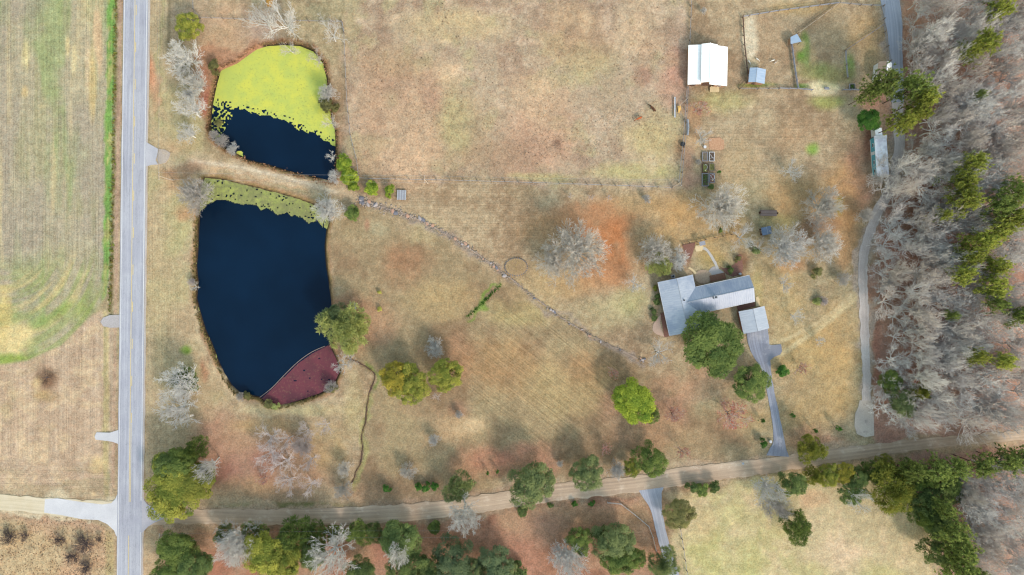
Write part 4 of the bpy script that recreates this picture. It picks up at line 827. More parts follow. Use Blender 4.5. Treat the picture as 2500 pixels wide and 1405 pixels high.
# dead brush heaps in the lower left field
for x, y, r, i in [(143,1318,20,0),(20,1312,24,1),(62,1312,16,2),(205,1330,30,1),(178,1358,24,2),(206,1388,24,0),(238,1318,12,2)]:
    plant(x, y, r, 'bare%d' % (i + 1), (B_DARK, B_DARK), 'dead_brush', 'dark dead brush heap', 'brush', 2.2, group='dead brush in the lower left field')
plant(112, 922, 22, 'thin2', (B_DARK, B_BROWN), 'dead_brush', '', 'brush', 1.4, 'brown dead brush heap alone in the tan field left of the road', 'dead brush in the lower left field')
label_plants()

# ---- dry grass tufts (uncountable)
def tufts(name, n, sampler, hgt, mat, label):
    r = np.random.default_rng(len(name) + n); P = sampler(r, n); n = len(P)
    bv = [(-.5, 0, 0), (.5, .1, 0), (.35, .45, 1), (.0, -.5, 0), (.2, .5, 0), (-.5, .2, .9), (-.4, -.35, 0), (.4, -.3, 0), (.1, -.6, .8)]
    P3 = np.c_[(P[:, 0] - 1250) * S, (702.5 - P[:, 1]) * S, np.full(n, -.14)]
    s1 = r.uniform(.5, 1.2, n) * hgt
    o = link(name, scatter_mesh(name, bv, [(0, 1, 2), (3, 4, 5), (6, 7, 8)], P3, np.c_[s1, s1, s1 * r.uniform(.6, 1.3, n)], r.uniform(0, 6.28, n), r.random(n)), None, mat)
    return tag(o, label, 'grass', kind='stuff')
L_STRAW = leafmat('dry_straw', A(236, 210, 178), A(200, 168, 138), .3); L_GRASS = leafmat('lush_grass', A(110, 160, 56), A(80, 128, 44), .2); L_REED = leafmat('bank_reeds', A(196, 150, 118), A(150, 118, 84), .15)
def samp_past(r, n):
    P = r.uniform((860, -60), (1660, 435), (n * 3, 2)); w = sstep(.46, .66, fbm(P[:, 0], P[:, 1], 60, 81)) * .3 + .03
    return P[r.random(len(P)) < w][:n]
tufts('dry_grass_tufts', 9000, samp_past, .26, L_STRAW, 'dry straw-coloured tussocks scattered over the big pasture')
def samp_line(line, w):
    q = np.array([p[:2] for p in spline(line, 2)])
    return lambda r, n: q[r.integers(0, len(q), n)] + r.normal(0, w, (n, 2))
tufts('green_swale_grass', 220, samp_line([(1140, 776), (1180, 738), (1222, 696)], 2.2), .35, L_GRASS, 'bright green strip of lush grass crossing the meadow')
tufts('bank_reeds', 700, samp_line(POND1 + POND1[:1], 3.2), .42, L_REED, 'tan reeds fringing the bank of the upper pond')
tufts('bank_weeds', 450, samp_line(POND2[2:22], 2.6), .42, leafmat('bank_weed', A(170, 150, 96), A(120, 116, 66), .15), 'olive and tan weeds fringing the bank of the big pond')
tufts('creek_grass', 160, samp_line(CREEK, 4.5), .2, leafmat('creek_grass_leaf', A(150, 160, 84), A(116, 130, 66), .2), 'green grass lining both banks of the narrow creek')
tufts('roadside_grass', 420, samp_line([(284, -60), (276, 400), (268, 760)], 2.5), .5, leafmat('ditch_grass', A(140, 160, 70), A(150, 130, 80), .2), 'rough grass along the ditch left of the road')
tufts('field_tussocks', 1800, lambda r, n: r.uniform((0, 1262), (272, 1440), (n, 2)), .28, L_STRAW, 'dry tussocks in the lower left field')

tufts('dark_clumps', 260, lambda r, n: r.uniform((870, -40), (1655, 430), (n, 2)), .26, leafmat('dark_clump', A(136, 112, 92), A(110, 90, 74), .1), 'small dark weed clumps dotted over the big pasture')
tufts('yard_clumps', 160, lambda r, n: r.uniform((1240, 470), (2090, 1090), (n, 2)), .2, bpy.data.materials['dark_clump'], 'small dark clumps dotted over the yard and meadow')
# ------------------------------------------------------------------ buildings
def metal(name, c1, c2, c3, rough=.42, streak=(.35, 3.0, 1), st=.6):
    t = NT(name); co = t.coord('Object', streak); f = t.noise(co, 1.0, 5, .65); g = t.noise(t.coord('Object'), .25, 3)
    c = t.mix(t.ramp(f, .35, .65), c1, c2); c = t.mix(t.math('MULTIPLY', t.ramp(g, .48, .66), st), c, c3)
    t.b.inputs['Specular IOR Level'].default_value = .3
    return t.out(c, rough, f, .004)
M_ROOF_W = metal('house_roof_metal', A(196, 204, 214), A(178, 188, 202), A(150, 164, 186)); M_ROOF_E = metal('house_roof_metal_cross', A(174, 184, 198), A(156, 168, 186), A(134, 150, 174), streak=(3.0, .35, 1))
M_CARP = metal('carport_roof_metal', A(204, 212, 220), A(186, 194, 204), A(172, 184, 196), st=.4)
M_WHITE = metal('white_roof_metal', (.88, .89, .90), (.84, .86, .88), (.80, .83, .86), .5, st=.3)
M_BLUE = metal('pale_blue_roof_metal', A(196, 214, 232), A(172, 194, 220), A(160, 186, 214), st=.4); M_GREYR = metal('grey_shed_roof', A(126, 146, 172), A(104, 126, 156), A(150, 160, 176), st=.5)
M_RUST = metal('tan_weathered_roof', A(190, 168, 148), A(166, 142, 122), A(150, 130, 116), .7); M_TRAIL = metal('trailer_roof', (.80, .80, .83), (.68, .68, .72), (.36, .35, .42), .6, st=.7)
M_BRICK = simple('tan_brick', A(176, 132, 110), A(150, 108, 90), 5); M_WOOD = simple('barn_boards', A(186, 150, 122), A(150, 116, 92), 3, stretch=(4, 4, .3)); M_WPAINT = simple('white_paint', A(236, 238, 240), A(214, 216, 218), 2); M_TURQ = simple('turquoise_siding', A(110, 186, 200), A(86, 160, 178), 2, stretch=(.3, .3, 5)); M_GLASS = simple('window_glass', (.03, .04, .05), (.05, .06, .07), 1, .08, spec=.6); M_DKWOOD = simple('dark_wood', A(112, 84, 72), A(86, 64, 56), 4); M_GREYW = simple('weathered_grey_wood', A(176, 178, 186), A(142, 144, 154), 4, stretch=(4, .5, 1)); M_STEEL = simple('galvanised_steel', A(196, 202, 208), A(164, 170, 178), 4, .5); M_BLACK = simple('black_plastic', (.02, .02, .022), (.03, .03, .032), 2, .5); M_CREAM = simple('cream_boards', A(244, 222, 176), A(230, 206, 158), 2, stretch=(4, .4, 1)); M_YELLOW = simple('yellow_plastic', A(236, 196, 120), A(216, 170, 96), 3); M_PINKGR = simple('pink_pebbles', A(226, 196, 172), A(200, 168, 148), 6, bump=.02); M_PALEGR = simple('pale_gravel', A(212, 208, 200), A(186, 182, 176), 6, bump=.02); M_MULCH = simple('red_mulch', A(158, 116, 100), A(128, 90, 78), 3, bump=.05); M_SOIL = simple('dark_soil', A(112, 94, 78), A(86, 72, 62), 3, bump=.05); M_WIRE = simple('wire_metal', A(170, 170, 172), A(150, 150, 152), 2, .5); M_POST = simple('fence_post_wood', A(166, 150, 134), A(130, 116, 102), 5)

def ribs(mb, a, b, c, d, every=.6, hgt=.03, w=.05):
    """raised seams on a roof plane a-b (eave) d-c (ridge)"""
    a, b, c, d = (Vector(q) for q in (a, b, c, d)); n = int((b - a).length / every)
    nv = (b - a).cross(d - a).normalized(); nv = nv if nv.z > 0 else -nv; e = (b - a).normalized() * w / 2
    for k in range(1, n):
        p = a.lerp(b, k / n); q = d.lerp(c, k / n)
        i = len(mb.v); mb.v += [tuple(p - e), tuple(p + nv * hgt), tuple(p + e), tuple(q - e), tuple(q + nv * hgt), tuple(q + e)]
        mb.f += [(i, i + 1, i + 4, i + 3), (i + 1, i + 2, i + 5, i + 4)]
def slope(name, root, mat, a, b, c, d, every=.6, t=.12):
    mb = MB().slab([a, b, c, d], t); o = mb.build(name, mat, root)
    rb = MB(); ribs(rb, a, b, c, d, every); rb.build('seams', mat, o); return o
def opening(root, kind, x, y, z, w, h, face, mat=None):
    """window or door on a wall facing 'x' or 'y'; (x, y, z) is its centre"""
    d = (w, .08, h) if face == 'y' else (.08, w, h); f = MB().box((x, y, z), d).build(kind, mat or M_WPAINT, root)
    g = (w - .2, .1, h - .2) if face == 'y' else (.1, w - .2, h - .2)
    if kind == 'window': MB().box((x, y, z), g).build('pane', M_GLASS, f)
    else: MB().box((x + (w * .35 if face == 'y' else 0), y + (w * .35 if face == 'x' else 0), z), (.12, .12, .06)).build('handle', M_STEEL, f)
    return f

# farmhouse
RZ = math.radians(12.3)
hs = thing('farmhouse', 'L-shaped farmhouse with a pale blue-grey metal roof beside the huge shade tree', 'house', (49.56, -4.14, 0), RZ)
zE, zR, zR2 = 2.9, 5.0, 4.45
MB().prism([(-5.5, -8.2), (3.75, -8.2), (3.75, 6.65), (-5.5, 6.65)], -.1, 2.82).prism([(3.76, -3.7), (19.7, -3.7), (19.7, 2.9), (3.76, 2.9)], -.1, 2.81).build('wall', M_BRICK, hs)
g = MB()
for yy in (-8.2, 6.65): g.poly([(-5.5, yy, 2.8), (3.75, yy, 2.8), (-1.0, yy, 4.85)])
g.poly([(19.7, -3.7, 2.8), (19.7, 2.9, 2.8), (19.7, -.2, 4.3)]); g.build('gable', M_WPAINT, hs)
slope('roof_slope', hs, M_ROOF_W, (-6.05, -8.75, zE), (-6.05, 7.15, zE), (-1.0, 7.15, zR), (-1.0, -8.75, zR))
slope('roof_slope', hs, M_ROOF_W, (4.25, 7.15, zE), (4.25, -8.75, zE), (-.99, -8.75, zR), (-.99, 7.15, zR))
o = MB().slab([(.25, -.2, zR2 + .01), (4.25, 3.4, zE + .01), (20.2, 3.4, zE + .01), (20.2, -.2, zR2 + .01)]).build('roof_slope', M_ROOF_E, hs); rb = MB(); ribs(rb, (4.4, 3.4, zE + .01), (20.2, 3.4, zE + .01), (20.2, -.2, zR2 + .01), (4.4, -.2, zR2 + .01)); rb.build('seams', M_ROOF_E, o)
o = MB().slab([(.25, -.21, zR2 + .01), (20.2, -.21, zR2 + .01), (20.2, -4.2, zE + .01), (4.25, -4.2, zE + .01)]).build('roof_slope', M_ROOF_E, hs); rb = MB(); ribs(rb, (4.4, -4.2, zE + .01), (20.2, -4.2, zE + .01), (20.2, -.21, zR2 + .01), (4.4, -.21, zR2 + .01)); rb.build('seams', M_ROOF_E, o)
for a_, b_ in (((-6.1, -8.7, 2.84), (-6.1, 7.1, 2.84)), ((4.4, -4.28, 2.84), (20.2, -4.28, 2.84)), ((4.4, 3.48, 2.84), (20.2, 3.48, 2.84))): MB().tube([a_, b_], .08, 5).build('gutter', M_WPAINT, hs)
MB().tube([(-1, -8.8, zR + .02), (-1, 7.2, zR + .02)], .09, 5).build('ridge_cap', M_STEEL, hs); MB().tube([(.2, -.2, zR2 + .03), (20.25, -.2, zR2 + .03)], .09, 5).build('ridge_cap', M_STEEL, hs)
ch = MB().box((8.6, -.45, 4.9), (.95, .8, 1.5)).build('chimney', simple('chimney_brick', A(196, 190, 190), A(170, 160, 158), 6), hs); MB().box((8.6, -.45, 5.7), (1.1, .95, .1)).build('cap', M_STEEL, ch); MB().box((8.6, -.45, 5.82), (.5, .4, .14)).build('flue', M_BLACK, ch)
for x, y, z, r in ((-.25, .6, 4.8, .22), (2.0, -.6, 4.2, .1), (10.5, .6, 4.3, .1)): MB().tube([(x, y, z - .3), (x, y, z + .45)], r, 8).build('roof_vent', M_STEEL if r < .2 else M_BLACK, hs)
for yy in (-6, -2.5, 1.5, 5): opening(hs, 'window', -5.52, yy, 1.5, 1.3, 1.3, 'x')
for xx in (-3.2, 1.2): opening(hs, 'window', xx, 6.67, 1.5, 1.2, 1.3, 'y'); opening(hs, 'window', xx, -8.22, 1.5, 1.2, 1.3, 'y')
for xx in (6, 9.2, 16): opening(hs, 'window', xx, -3.72, 1.5, 1.2, 1.3, 'y'); opening(hs, 'window', xx + .6, 2.92, 1.5, 1.2, 1.3, 'y')
opening(hs, 'door', 12.6, -3.72, 1.05, 1.0, 2.1, 'y', M_DKWOOD); opening(hs, 'door', 12.6, 2.92, 1.05, 1.6, 2.1, 'y', M_WPAINT); opening(hs, 'window', 19.72, -.6, 1.5, 1.2, 1.3, 'x')
def on_house(x, y, z=0): v = Matrix.Rotation(RZ, 3, 'Z') @ Vector((x, y, z)); return v + Vector((49.56, -4.14, 0))

# carport
cp = thing('carport', 'small gabled carport with pale metal roof at the top of the driveway', 'carport', (70.8, -9.54, 0), RZ)
slope('roof_slope', cp, M_CARP, (-4.6, -2.95, 2.6), (-4.6, 3.65, 2.6), (-.7, 3.65, 3.6), (-.7, -2.95, 3.6)); slope('roof_slope', cp, M_CARP, (3.05, 3.65, 2.6), (3.05, -2.95, 2.6), (-.69, -2.95, 3.6), (-.69, 3.65, 3.6))
MB().tube([(-.7, -3, 3.62), (-.7, 3.7, 3.62)], .08, 5).build('ridge_cap', M_STEEL, cp)
MB().box((-4.2, .35, 1.25), (.15, 6.2, 2.6)).box((-.75, 3.4, 1.25), (7.05, .15, 2.6)).box((2.7, 1.9, 1.25), (.15, 2.85, 2.6)).build('wall', M_BRICK, cp)
for x, y in ((-.75, -2.7), (2.7, -2.7), (2.7, -1.1)): MB().box((x, y, 1.25), (.18, .18, 2.6)).build('post', M_WPAINT, cp)
MB().box((-.75, -2.7, 2.48), (7.1, .15, .2)).build('beam', M_WPAINT, cp)

# barn
bn = thing('barn', 'big white metal-roofed barn with lean-tos at the corner of the pasture', 'barn', (57.36, 65.1, 0), math.radians(-1.2))
slope('lean_to_roof', bn, M_WHITE, (-6.4, -6.5, 2.5), (-6.4, 4.9, 2.5), (-2.75, 4.9, 3.2), (-2.75, -6.5, 3.2), .9); slope('roof_slope', bn, M_WHITE, (-3.0, -6.3, 4.0), (-3.0, 4.8, 4.0), (-.75, 4.8, 5.0), (-.75, -6.3, 5.0), .9)
slope('roof_slope', bn, M_WHITE, (1.6, 4.7, 4.05), (1.6, -7.0, 4.05), (-.74, -7.0, 5.0), (-.74, 4.7, 5.0), .9); slope('lean_to_roof', bn, M_WHITE, (4.9, 4.5, 2.8), (4.9, -6.8, 2.8), (1.58, -6.8, 3.9), (1.58, 4.5, 3.9), .9)
MB().prism([(-6.1, -6.1), (-2.8, -6.1), (-2.8, 4.6), (-6.1, 4.6)], -.1, 2.35).prism([(-2.79, -5.9), (1.4, -5.9), (1.4, 4.5), (-2.79, 4.5)], -.1, 3.85).prism([(1.41, -6.4), (4.6, -6.4), (4.6, 4.3), (1.41, 4.3)], -.1, 2.6).build('wall', M_WOOD, bn)
opening(bn, 'door', -.7, -5.93, 1.4, 2.4, 2.8, 'y', M_DKWOOD); opening(bn, 'door', -4.5, -6.13, 1.0, 1.4, 2.0, 'y', M_DKWOOD); opening(bn, 'window', 3.0, -6.43, 1.5, 1.0, .9, 'y'); opening(bn, 'window', -6.13, 0, 1.4, 1.0, .8, 'x')
MB().tube([(-.75, -7.05, 5.02), (-.75, 4.85, 5.02)], .1, 5).build('ridge_cap', M_WHITE, bn)
dk = thing('loading_deck', 'cream board deck against the lower wall of the white barn', 'deck', W(1743.5, 219))
for k in range(8): MB().box((-1.2 + k * .34, .05 if k % 7 else -.1, .42), (.30, 1.75 - (.3 if k % 7 == 0 else 0), .06)).build('plank', M_CREAM, dk)
for x in (-1.1, 1.1):
    for y in (-.7, .7): MB().box((x, y, .18), (.12, .12, .42)).build('leg', M_WOOD, dk)

def gable_shed(name, label, catg, px, py, w, d, eave, ridge, rz, mw, me_, wall, rx=0.0, door=None, win=True, ax=0.2):
    t = thing(name, label, catg, W(px, py, eave * .9), math.radians(rz)); t.location.z = 0
    slope('roof_slope', t, mw, (-w / 2, -d / 2, eave), (-w / 2, d / 2, eave), (rx, d / 2, ridge), (rx, -d / 2, ridge)); slope('roof_slope', t, me_, (w / 2, d / 2, eave), (w / 2, -d / 2, eave), (rx + .01, -d / 2, ridge), (rx + .01, d / 2, ridge))
    iw, id_ = w / 2 - ax, d / 2 - ax
    MB().prism([(-iw, -id_), (iw, -id_), (iw, id_), (-iw, id_)], -.1, eave - .07).build('wall', wall, t)
    g = MB()
    for yy in (-id_, id_): g.poly([(-iw, yy, eave - .08), (iw, yy, eave - .08), (rx, yy, ridge - .14)])
    g.build('gable', wall, t)
    opening(t, 'door', rx, -id_ - .02, .95, .9, 1.9, 'y', door or M_DKWOOD)
    if win: opening(t, 'window', -iw - .02, 0, eave * .55, .8, .7, 'x')
    MB().tube([(rx, -d / 2 - .03, ridge + .02), (rx, d / 2 + .03, ridge + .02)], .06, 5).build('ridge_cap', M_STEEL, t)
    return t
gable_shed('goat_shed', 'small pale blue metal-roofed shed inside the goat paddock', 'shed', 1848, 186, 4.7, 4.2, 2.2, 3.0, -6, M_BLUE, M_BLUE, M_WOOD, -.5)
gable_shed('garden_shed', 'tiny grey-blue roofed shed between the bare trees below the woodpile', 'shed', 1871, 564, 2.8, 2.3, 2.1, 2.6, 12, M_GREYR, M_GREYR, M_DKWOOD, 0)
gable_shed('cabin', 'cabin with tan and white roof slopes beside the lane under the pines', 'cabin', 2158, 175, 3.9, 5.2, 3.0, 4.0, -6, M_RUST, M_WHITE, M_WPAINT, 0)
# run-in shelter
sh = thing('field_shelter', 'small tilted grey metal shelter at the corner of two paddock fences', 'shelter', W(1943, 96, 2.0), 0); sh.location.z = 0
q = [W(x, y, 2.0 + dz) - W(1943, 96, 2.0) for x, y, dz in ((1930, 91, 0), (1946, 83, 0), (1957, 102, .6), (1930.5, 108, .6))]; q = [(v.x, v.y, 2.0 + dz) for v, dz in zip(q, (0, 0, .6, .6))]
MB().slab(q, .08).build('roof', M_BLUE, sh)
for v in q: MB().box((v[0] * .9, v[1] * .9, v[2] / 2 - .1), (.14, .14, v[2] - .1)).build('post', M_POST, sh)
a, b = Vector(q[0]) * .92, Vector(q[1]) * .92; MB().poly([(a.x, a.y, 0), (b.x, b.y, 0), (b.x, b.y, 1.8), (a.x, a.y, 1.8)]).build('back_wall', M_WOOD, sh)
a, b = Vector(q[0]) * .92, Vector(q[3]) * .92; MB().poly([(a.x, a.y, 0), (b.x, b.y, 0), (b.x, b.y, 2.3), (a.x, a.y, 1.8)]).build('side_wall', M_WOOD, sh)
# trailer
tr = thing('house_trailer', 'long white house trailer with turquoise side half under a bare tree', 'trailer', W(2152, 382, 2.8), math.radians(4)); tr.location.z = 0
MB().slab([(-1.75, -5.7, 2.95), (1.75, -5.7, 2.95), (1.75, 5.7, 2.95), (-1.75, 5.7, 2.95)], .14).build('roof', M_TRAIL, tr); MB().slab([(-1.9, 5.0, 3.0), (1.9, 5.0, 3.0), (1.9, 6.0, 3.0), (-1.9, 6.0, 3.0)], .08).build('front_awning', M_WPAINT, tr)
MB().prism([(-1.65, -5.6), (1.65, -5.6), (1.65, 5.6), (-1.65, 5.6)], .5, 2.8).build('wall', M_TURQ, tr); MB().prism([(-1.5, -5.4), (1.5, -5.4), (1.5, 5.4), (-1.5, 5.4)], -.1, .49).build('skirting', M_WPAINT, tr)
MB().prism([(-1.0, 6.1), (.8, 6.1), (.8, 8.2), (-1.0, 8.2)], -.1, 2.3).build('porch', M_WPAINT, tr); MB().slab([(-1.1, 6.05, 2.5), (.9, 6.05, 2.5), (.9, 8.3, 2.3), (-1.1, 8.3, 2.3)], .1).build('porch_roof', M_WHITE, tr)
for yy in (-4, -1.5, 3.5): opening(tr, 'window', -1.68, yy, 1.8, 1.1, .8, 'x')
opening(tr, 'door', -1.68, 1.2, 1.5, .9, 1.9, 'x', M_WPAINT)

# ------------------------------------------------------------------ fences
POST = MB().box((0, 0, .6), (.22, .22, 1.35)).mesh('post'); POST.materials.append(M_POST)
POSTW = MB().box((0, 0, .55), (.16, .16, 1.25)).mesh('post'); POSTW.materials.append(M_WPAINT)
POSTG = MB().box((0, 0, .65), (.2, .2, 1.5)).mesh('post'); POSTG.materials.append(M_GREYW)
def fence(name, label, pts, every=3.0, rails=(.5, .95), rw=.045, mat=M_WIRE, post=POST, board=False):
    w = [W(x, y) for x, y in pts]; t = thing(name, label, 'fence', w[0])
    for i in range(len(w) - 1):
        a, b = w[i] - w[0], w[i + 1] - w[0]; n = max(1, int((b - a).length / every)); d = (b - a); ang = math.atan2(d.y, d.x)
        for k in range(n + (i == len(w) - 2)):
            o = link('post', post, t); o.location = a.lerp(b, k / n); o.rotation_euler.z = ang
        for z in rails:
            if board: MB().box((a + b) / 2 + Vector((0, 0, z)), (d.length, rw, .16), ang).build('rail', mat, t)
            else: MB().tube([a + Vector((0, 0, z)), b + Vector((0, 0, z))], rw, 4).build('rail', mat, t)
    return t
fence('wire_fence', 'post and wire fence down the right side of the big pasture', [(1689, -40), (1683, 100), (1679, 215), (1673, 330), (1662, 452)], 3)
fence('wire_fence', 'post and wire fence along the bottom of the big pasture', [(842, 432), (900, 437), (1100, 441), (1400, 450), (1640, 459)], 4)
fence('wire_fence', 'inner wire fence doubling the lower right edge of the pasture', [(1676, 215), (1668, 330), (1656, 448)], 4, (.5, 1.0))
fence('plank_fence', 'top plank fence of the goat paddock', [(1812, 43), (1828, 40), (1900, 28), (2048, 9)], 2.6, (.45, .95), .11, M_GREYW, POST, True)
fence('plank_fence', 'left plank fence of the goat paddock running past the blue shed', [(1812, 43), (1816, 110), (1822, 165), (1826, 196), (1806, 218)], 2.6, (.45, .95), .11, M_DKWOOD, POST, True)
fence('wire_fence', 'low wire fence along the bottom of the goat paddock', [(1806, 218), (1850, 218), (1901, 218)], 3)
fence('panel_fence', 'silver grey board fence left of the sandy gateway', [(1901, 217), (1925, 218), (1945, 218), (1981, 221)], 2, (.3, .65, 1.0), .08, M_GREYW, POSTG, True)
fence('plank_fence', 'pale slanting plank fence from the shelter to the top gate', [(2048, 9), (1990, 52), (1947, 83)], 2.6, (.45, .95), .13, simple('pale_plank', A(214, 196, 170), A(190, 170, 146), 4), POST, True)
fence('panel_fence', 'thick grey board fence running down from the metal shelter', [(1931, 110), (1938, 165), (1946, 216)], 2, (.3, .65, 1.0), .16, M_GREYW, POSTG, True)
fence('wire_fence', 'wire fence along the top and lane side of the right paddock', [(2048, 9), (2100, 14), (2155, 16), (2158, 80), (2172, 150)], 3, (.4, .7, 1.0))
fence('plank_fence', 'weathered slanting fence dividing the right paddock', [(2155, 62), (2105, 96), (2062, 125), (2064, 160), (2067, 192)], 2.6, (.45, .95), .11, M_GREYW, POST, True)
fence('panel_fence', 'short grey board fence right of the sandy gateway', [(2056, 221), (2095, 221)], 2, (.3, .65, 1.0), .12, M_GREYW, POSTG, True)
fence('white_rail_fence', 'white rail fence curving along the southern driveway', [(1483, 1226), (1515, 1229), (1550, 1256), (1583, 1284), (1593, 1310), (1601, 1342)], 2.4, (.4, .75, 1.05), .09, simple('chalky_white_paint', A(214, 212, 208), A(190, 186, 180), 3), POSTW, True)
fence('wire_fence', 'wire fence above the upper pond', [(472, -30), (474, 25), (490, 45), (600, 49), (700, 52), (836, 55)], 3)
fence('plank_fence', 'short plank gate at the corner right of the upper pond', [(836, 55), (841, 82)], 1.6, (.35, .65, 1.0), .09, M_GREYW, POST, True)
fence('wire_fence', 'wire fence between the upper pond and the pasture', [(841, 82), (848, 250), (856, 330), (872, 392), (876, 428)], 3)
fence('courtyard_fence', 'low dark fence along the top of the courtyard', [(1667, 597), (1700, 590), (1745, 581), (1786, 573)], 2, (.35, .7), .06, M_DKWOOD, POST, True)
fence('wire_fence', 'wire fence along the bottom edge of the pale south field drive', [(1660, 1290), (1668, 1340), (1680, 1420)], 3)

# ------------------------------------------------------------------ poles and wires
M_POLE = simple('bleached_pole_wood', A(226, 210, 190), A(196, 178, 158), 5, stretch=(1, 1, .2))
tops = {}
def pole(key, label, px, py, h, rz):
    t = thing('utility_pole', label, 'utility pole', W(px, py), rz, 'utility poles')
    MB().tube([(0, 0, -.2), (0, 0, h)], [.17, .11], 8).build('pole', M_POLE, t); ca = MB().box((0, 0, h - .5), (.12, 2.2, .12)).build('crossarm', M_POLE, t)
    for y in (-.95, 0, .95): MB().tube([(0, y, h - .44), (0, y, h - .22)], .06, 6).build('insulator', M_WPAINT, ca)
    tops[key] = (t.location.copy(), h, rz)
pole('A', 'bleached utility pole beside the road left of the two ponds', 423, 441, 8.5, 0); pole('B', 'bleached utility pole on the lawn above the lone wooden platform', 1045, 449, 8.8, 0); pole('C', 'utility pole at the lower right corner of the big pasture', 1643, 457, 8.5, .6); pole('D', 'utility pole below the dirt road under the hanging white bare tree', 1136, 1280, 8.5, 0); pole('E', 'utility pole by the corner trees below the road crossing', 424, 1288, 8.5, 0)
def wire(a, b, label, sag=1.0):
    w = MB()
    for y in (-.95, .95):
        p = [(W(*k) if isinstance(k, tuple) else None) for k in (a, b)]; e = []
        for k, q in zip((a, b), p):
            if q is not None: e.append(Vector((q.x, q.y, 8.3)) + Vector((y, 0, 0)))
            else: L, h, rz = tops[k]; e.append(L + Vector((-math.sin(rz) * y, math.cos(rz) * y, h - .2)))
        w.tube([e[0].lerp(e[1], i / 12) - Vector((0, 0, sag * 4 * (i / 12) * (1 - i / 12))) for i in range(13)], .018, 3)
    tag(w.build('power_line', M_WIRE), label, 'wire')
wire('A', 'B', 'thin power line crossing the upper pond between two poles'); wire('B', 'C', 'thin power line along the bottom of the pasture'); wire('A', (412, -500), 'thin power line running beside the road past the upper pond'); wire('D', 'E', 'thin power line below the dirt road')
lp = thing('yard_lamp', 'slim white yard lamp beside the dirt road left of the house driveway', 'lamp', W(1806, 1126))
MB().tube([(0, 0, -.1), (0, 0, 2.6)], .06, 6).build('pole', M_WPAINT, lp); MB().tube([(0, 0, 2.6), (0, 0, 2.95)], [.2, .3], 8).build('lamp_head', M_WPAINT, lp); MB().tube([(0, 0, 2.95), (0, 0, 3.1)], [.36, .06], 8).build('lamp_cap', M_STEEL, lp)

# ------------------------------------------------------------------ yard things
def slab_thing(name, label, catg, pts, z, mat, t=.1):
    return tag(sheet(name, pts, z, mat, t), label, catg)
struct(sheet('courtyard_patio', [(1729,663),(1735,656),(1742.6,650.5),(1752,655),(1768.5,666),(1772,671.6),(1755,674),(1739,677)], .03, simple('grey_gravel', A(198, 192, 186), A(170, 164, 160), 6), .1))
struct(strip('courtyard_path', [(1699,606,7),(1710,606,8),(1718,606,7),(1727,612,6),(1735,624,6),(1743,637,6),(1749,648,6),(1752,658,6)], .035, M_PALEGR, .08, 3, .1)); struct(sheet('path_landing', [(1698,600),(1712,597),(1718,603),(1714,613),(1700,615),(1697,608)], .039, M_CREAM, .1))
struct(sheet('round_patio', [(1717 + 20 * math.cos(a) * 1.05, 676 + 17 * math.sin(a)) for a in np.linspace(0, 6.28, 28)[:-1]], .034, simple('tan_flagstone', A(206, 182, 152), A(176, 150, 126), 2), .1)); struct(strip('curved_path', [(1681,654,4),(1687,657,4.5),(1693,662,5),(1699,669,6)], .043, M_CREAM, .03, 2, .1))
struct(sheet('side_path', [(1845,726),(1851,724),(1854,732),(1855,747),(1846,749)], .03, M_CREAM, .1)); struct(sheet('pebble_pad', [(1613,768),(1603,780),(1595,792),(1593,805),(1597,812),(1604,817),(1622,823),(1616,806),(1612,790)], .03, M_PINKGR, .1))
def bed(name, pts, label, mat=M_MULCH): return tag(sheet(name, pts, .02, mat, .08), label, 'flower bed')
bed('mulch_bed', [(1612,766),(1620,763),(1634,822),(1622,824)], 'dark red mulch bed along the left wall of the farmhouse'); bed('mulch_bed', [(1799,744),(1842,735),(1844,748),(1802,760)], 'dark red mulch bed between farmhouse and carport'); bed('mulch_bed', [(1666,599),(1698,592),(1694,610),(1688,628),(1684,634),(1674,620)], 'mulch bed in the upper left corner of the courtyard'); bed('mulch_bed', [(1754,648),(1764,655),(1780,654),(1794,645),(1802,622),(1810,622),(1814,650),(1812,668),(1790,676),(1774,670)], 'mulch bed curving round the right side of the courtyard')
dk = thing('back_deck', 'brown plank deck against the farmhouse wall in the courtyard', 'deck', on_house(11.9, 4.7), RZ)
for k in range(7): MB().box((0, -.75 + k * .26, .3), (4.6, .23, .05)).build('plank', simple('brown_deck_board', A(150, 108, 86), A(126, 90, 72), 3) if k == 0 else bpy.data.materials['brown_deck_board'], dk)
for x in (-2.1, 2.1):
    for y in (-.6, .6): MB().box((x, y, .1), (.12, .12, .35)).build('leg', M_DKWOOD, dk)
ar = thing('arbor_gate', 'grey roofed arbor over the courtyard gate', 'arbor', W(1709.5, 596), RZ)
MB().slab([(-.85, -.6, 2.3), (.85, -.6, 2.3), (.85, .6, 2.3), (-.85, .6, 2.3)], .1).build('roof', M_GREYW, ar)
for x in (-.75, .75):
    for y in (-.5, .5): MB().box((x, y, 1.05), (.12, .12, 2.3)).build('post', M_GREYW, ar)
ac = thing('air_conditioner', 'pale box air conditioner above the farmhouse upper left wall', 'air conditioner', on_house(-.9, 7.75), RZ); MB().box((0, 0, .42), (.95, .95, .95)).build('case', M_STEEL, ac); MB().tube([(0, 0, .9), (0, 0, .94)], .34, 10).build('fan_grille', M_BLACK, ac)
wh = thing('rain_barrel', 'white barrel at the upper right corner of the farmhouse', 'barrel', on_house(18.4, 4.3)); MB().tube([(0, 0, 0), (0, 0, .5), (0, 0, 1.0)], [.3, .36, .3], 10).build('barrel', M_WPAINT, wh); MB().tube([(0, 0, 1.0), (0, 0, 1.05)], .32, 10).build('lid', M_STEEL, wh)
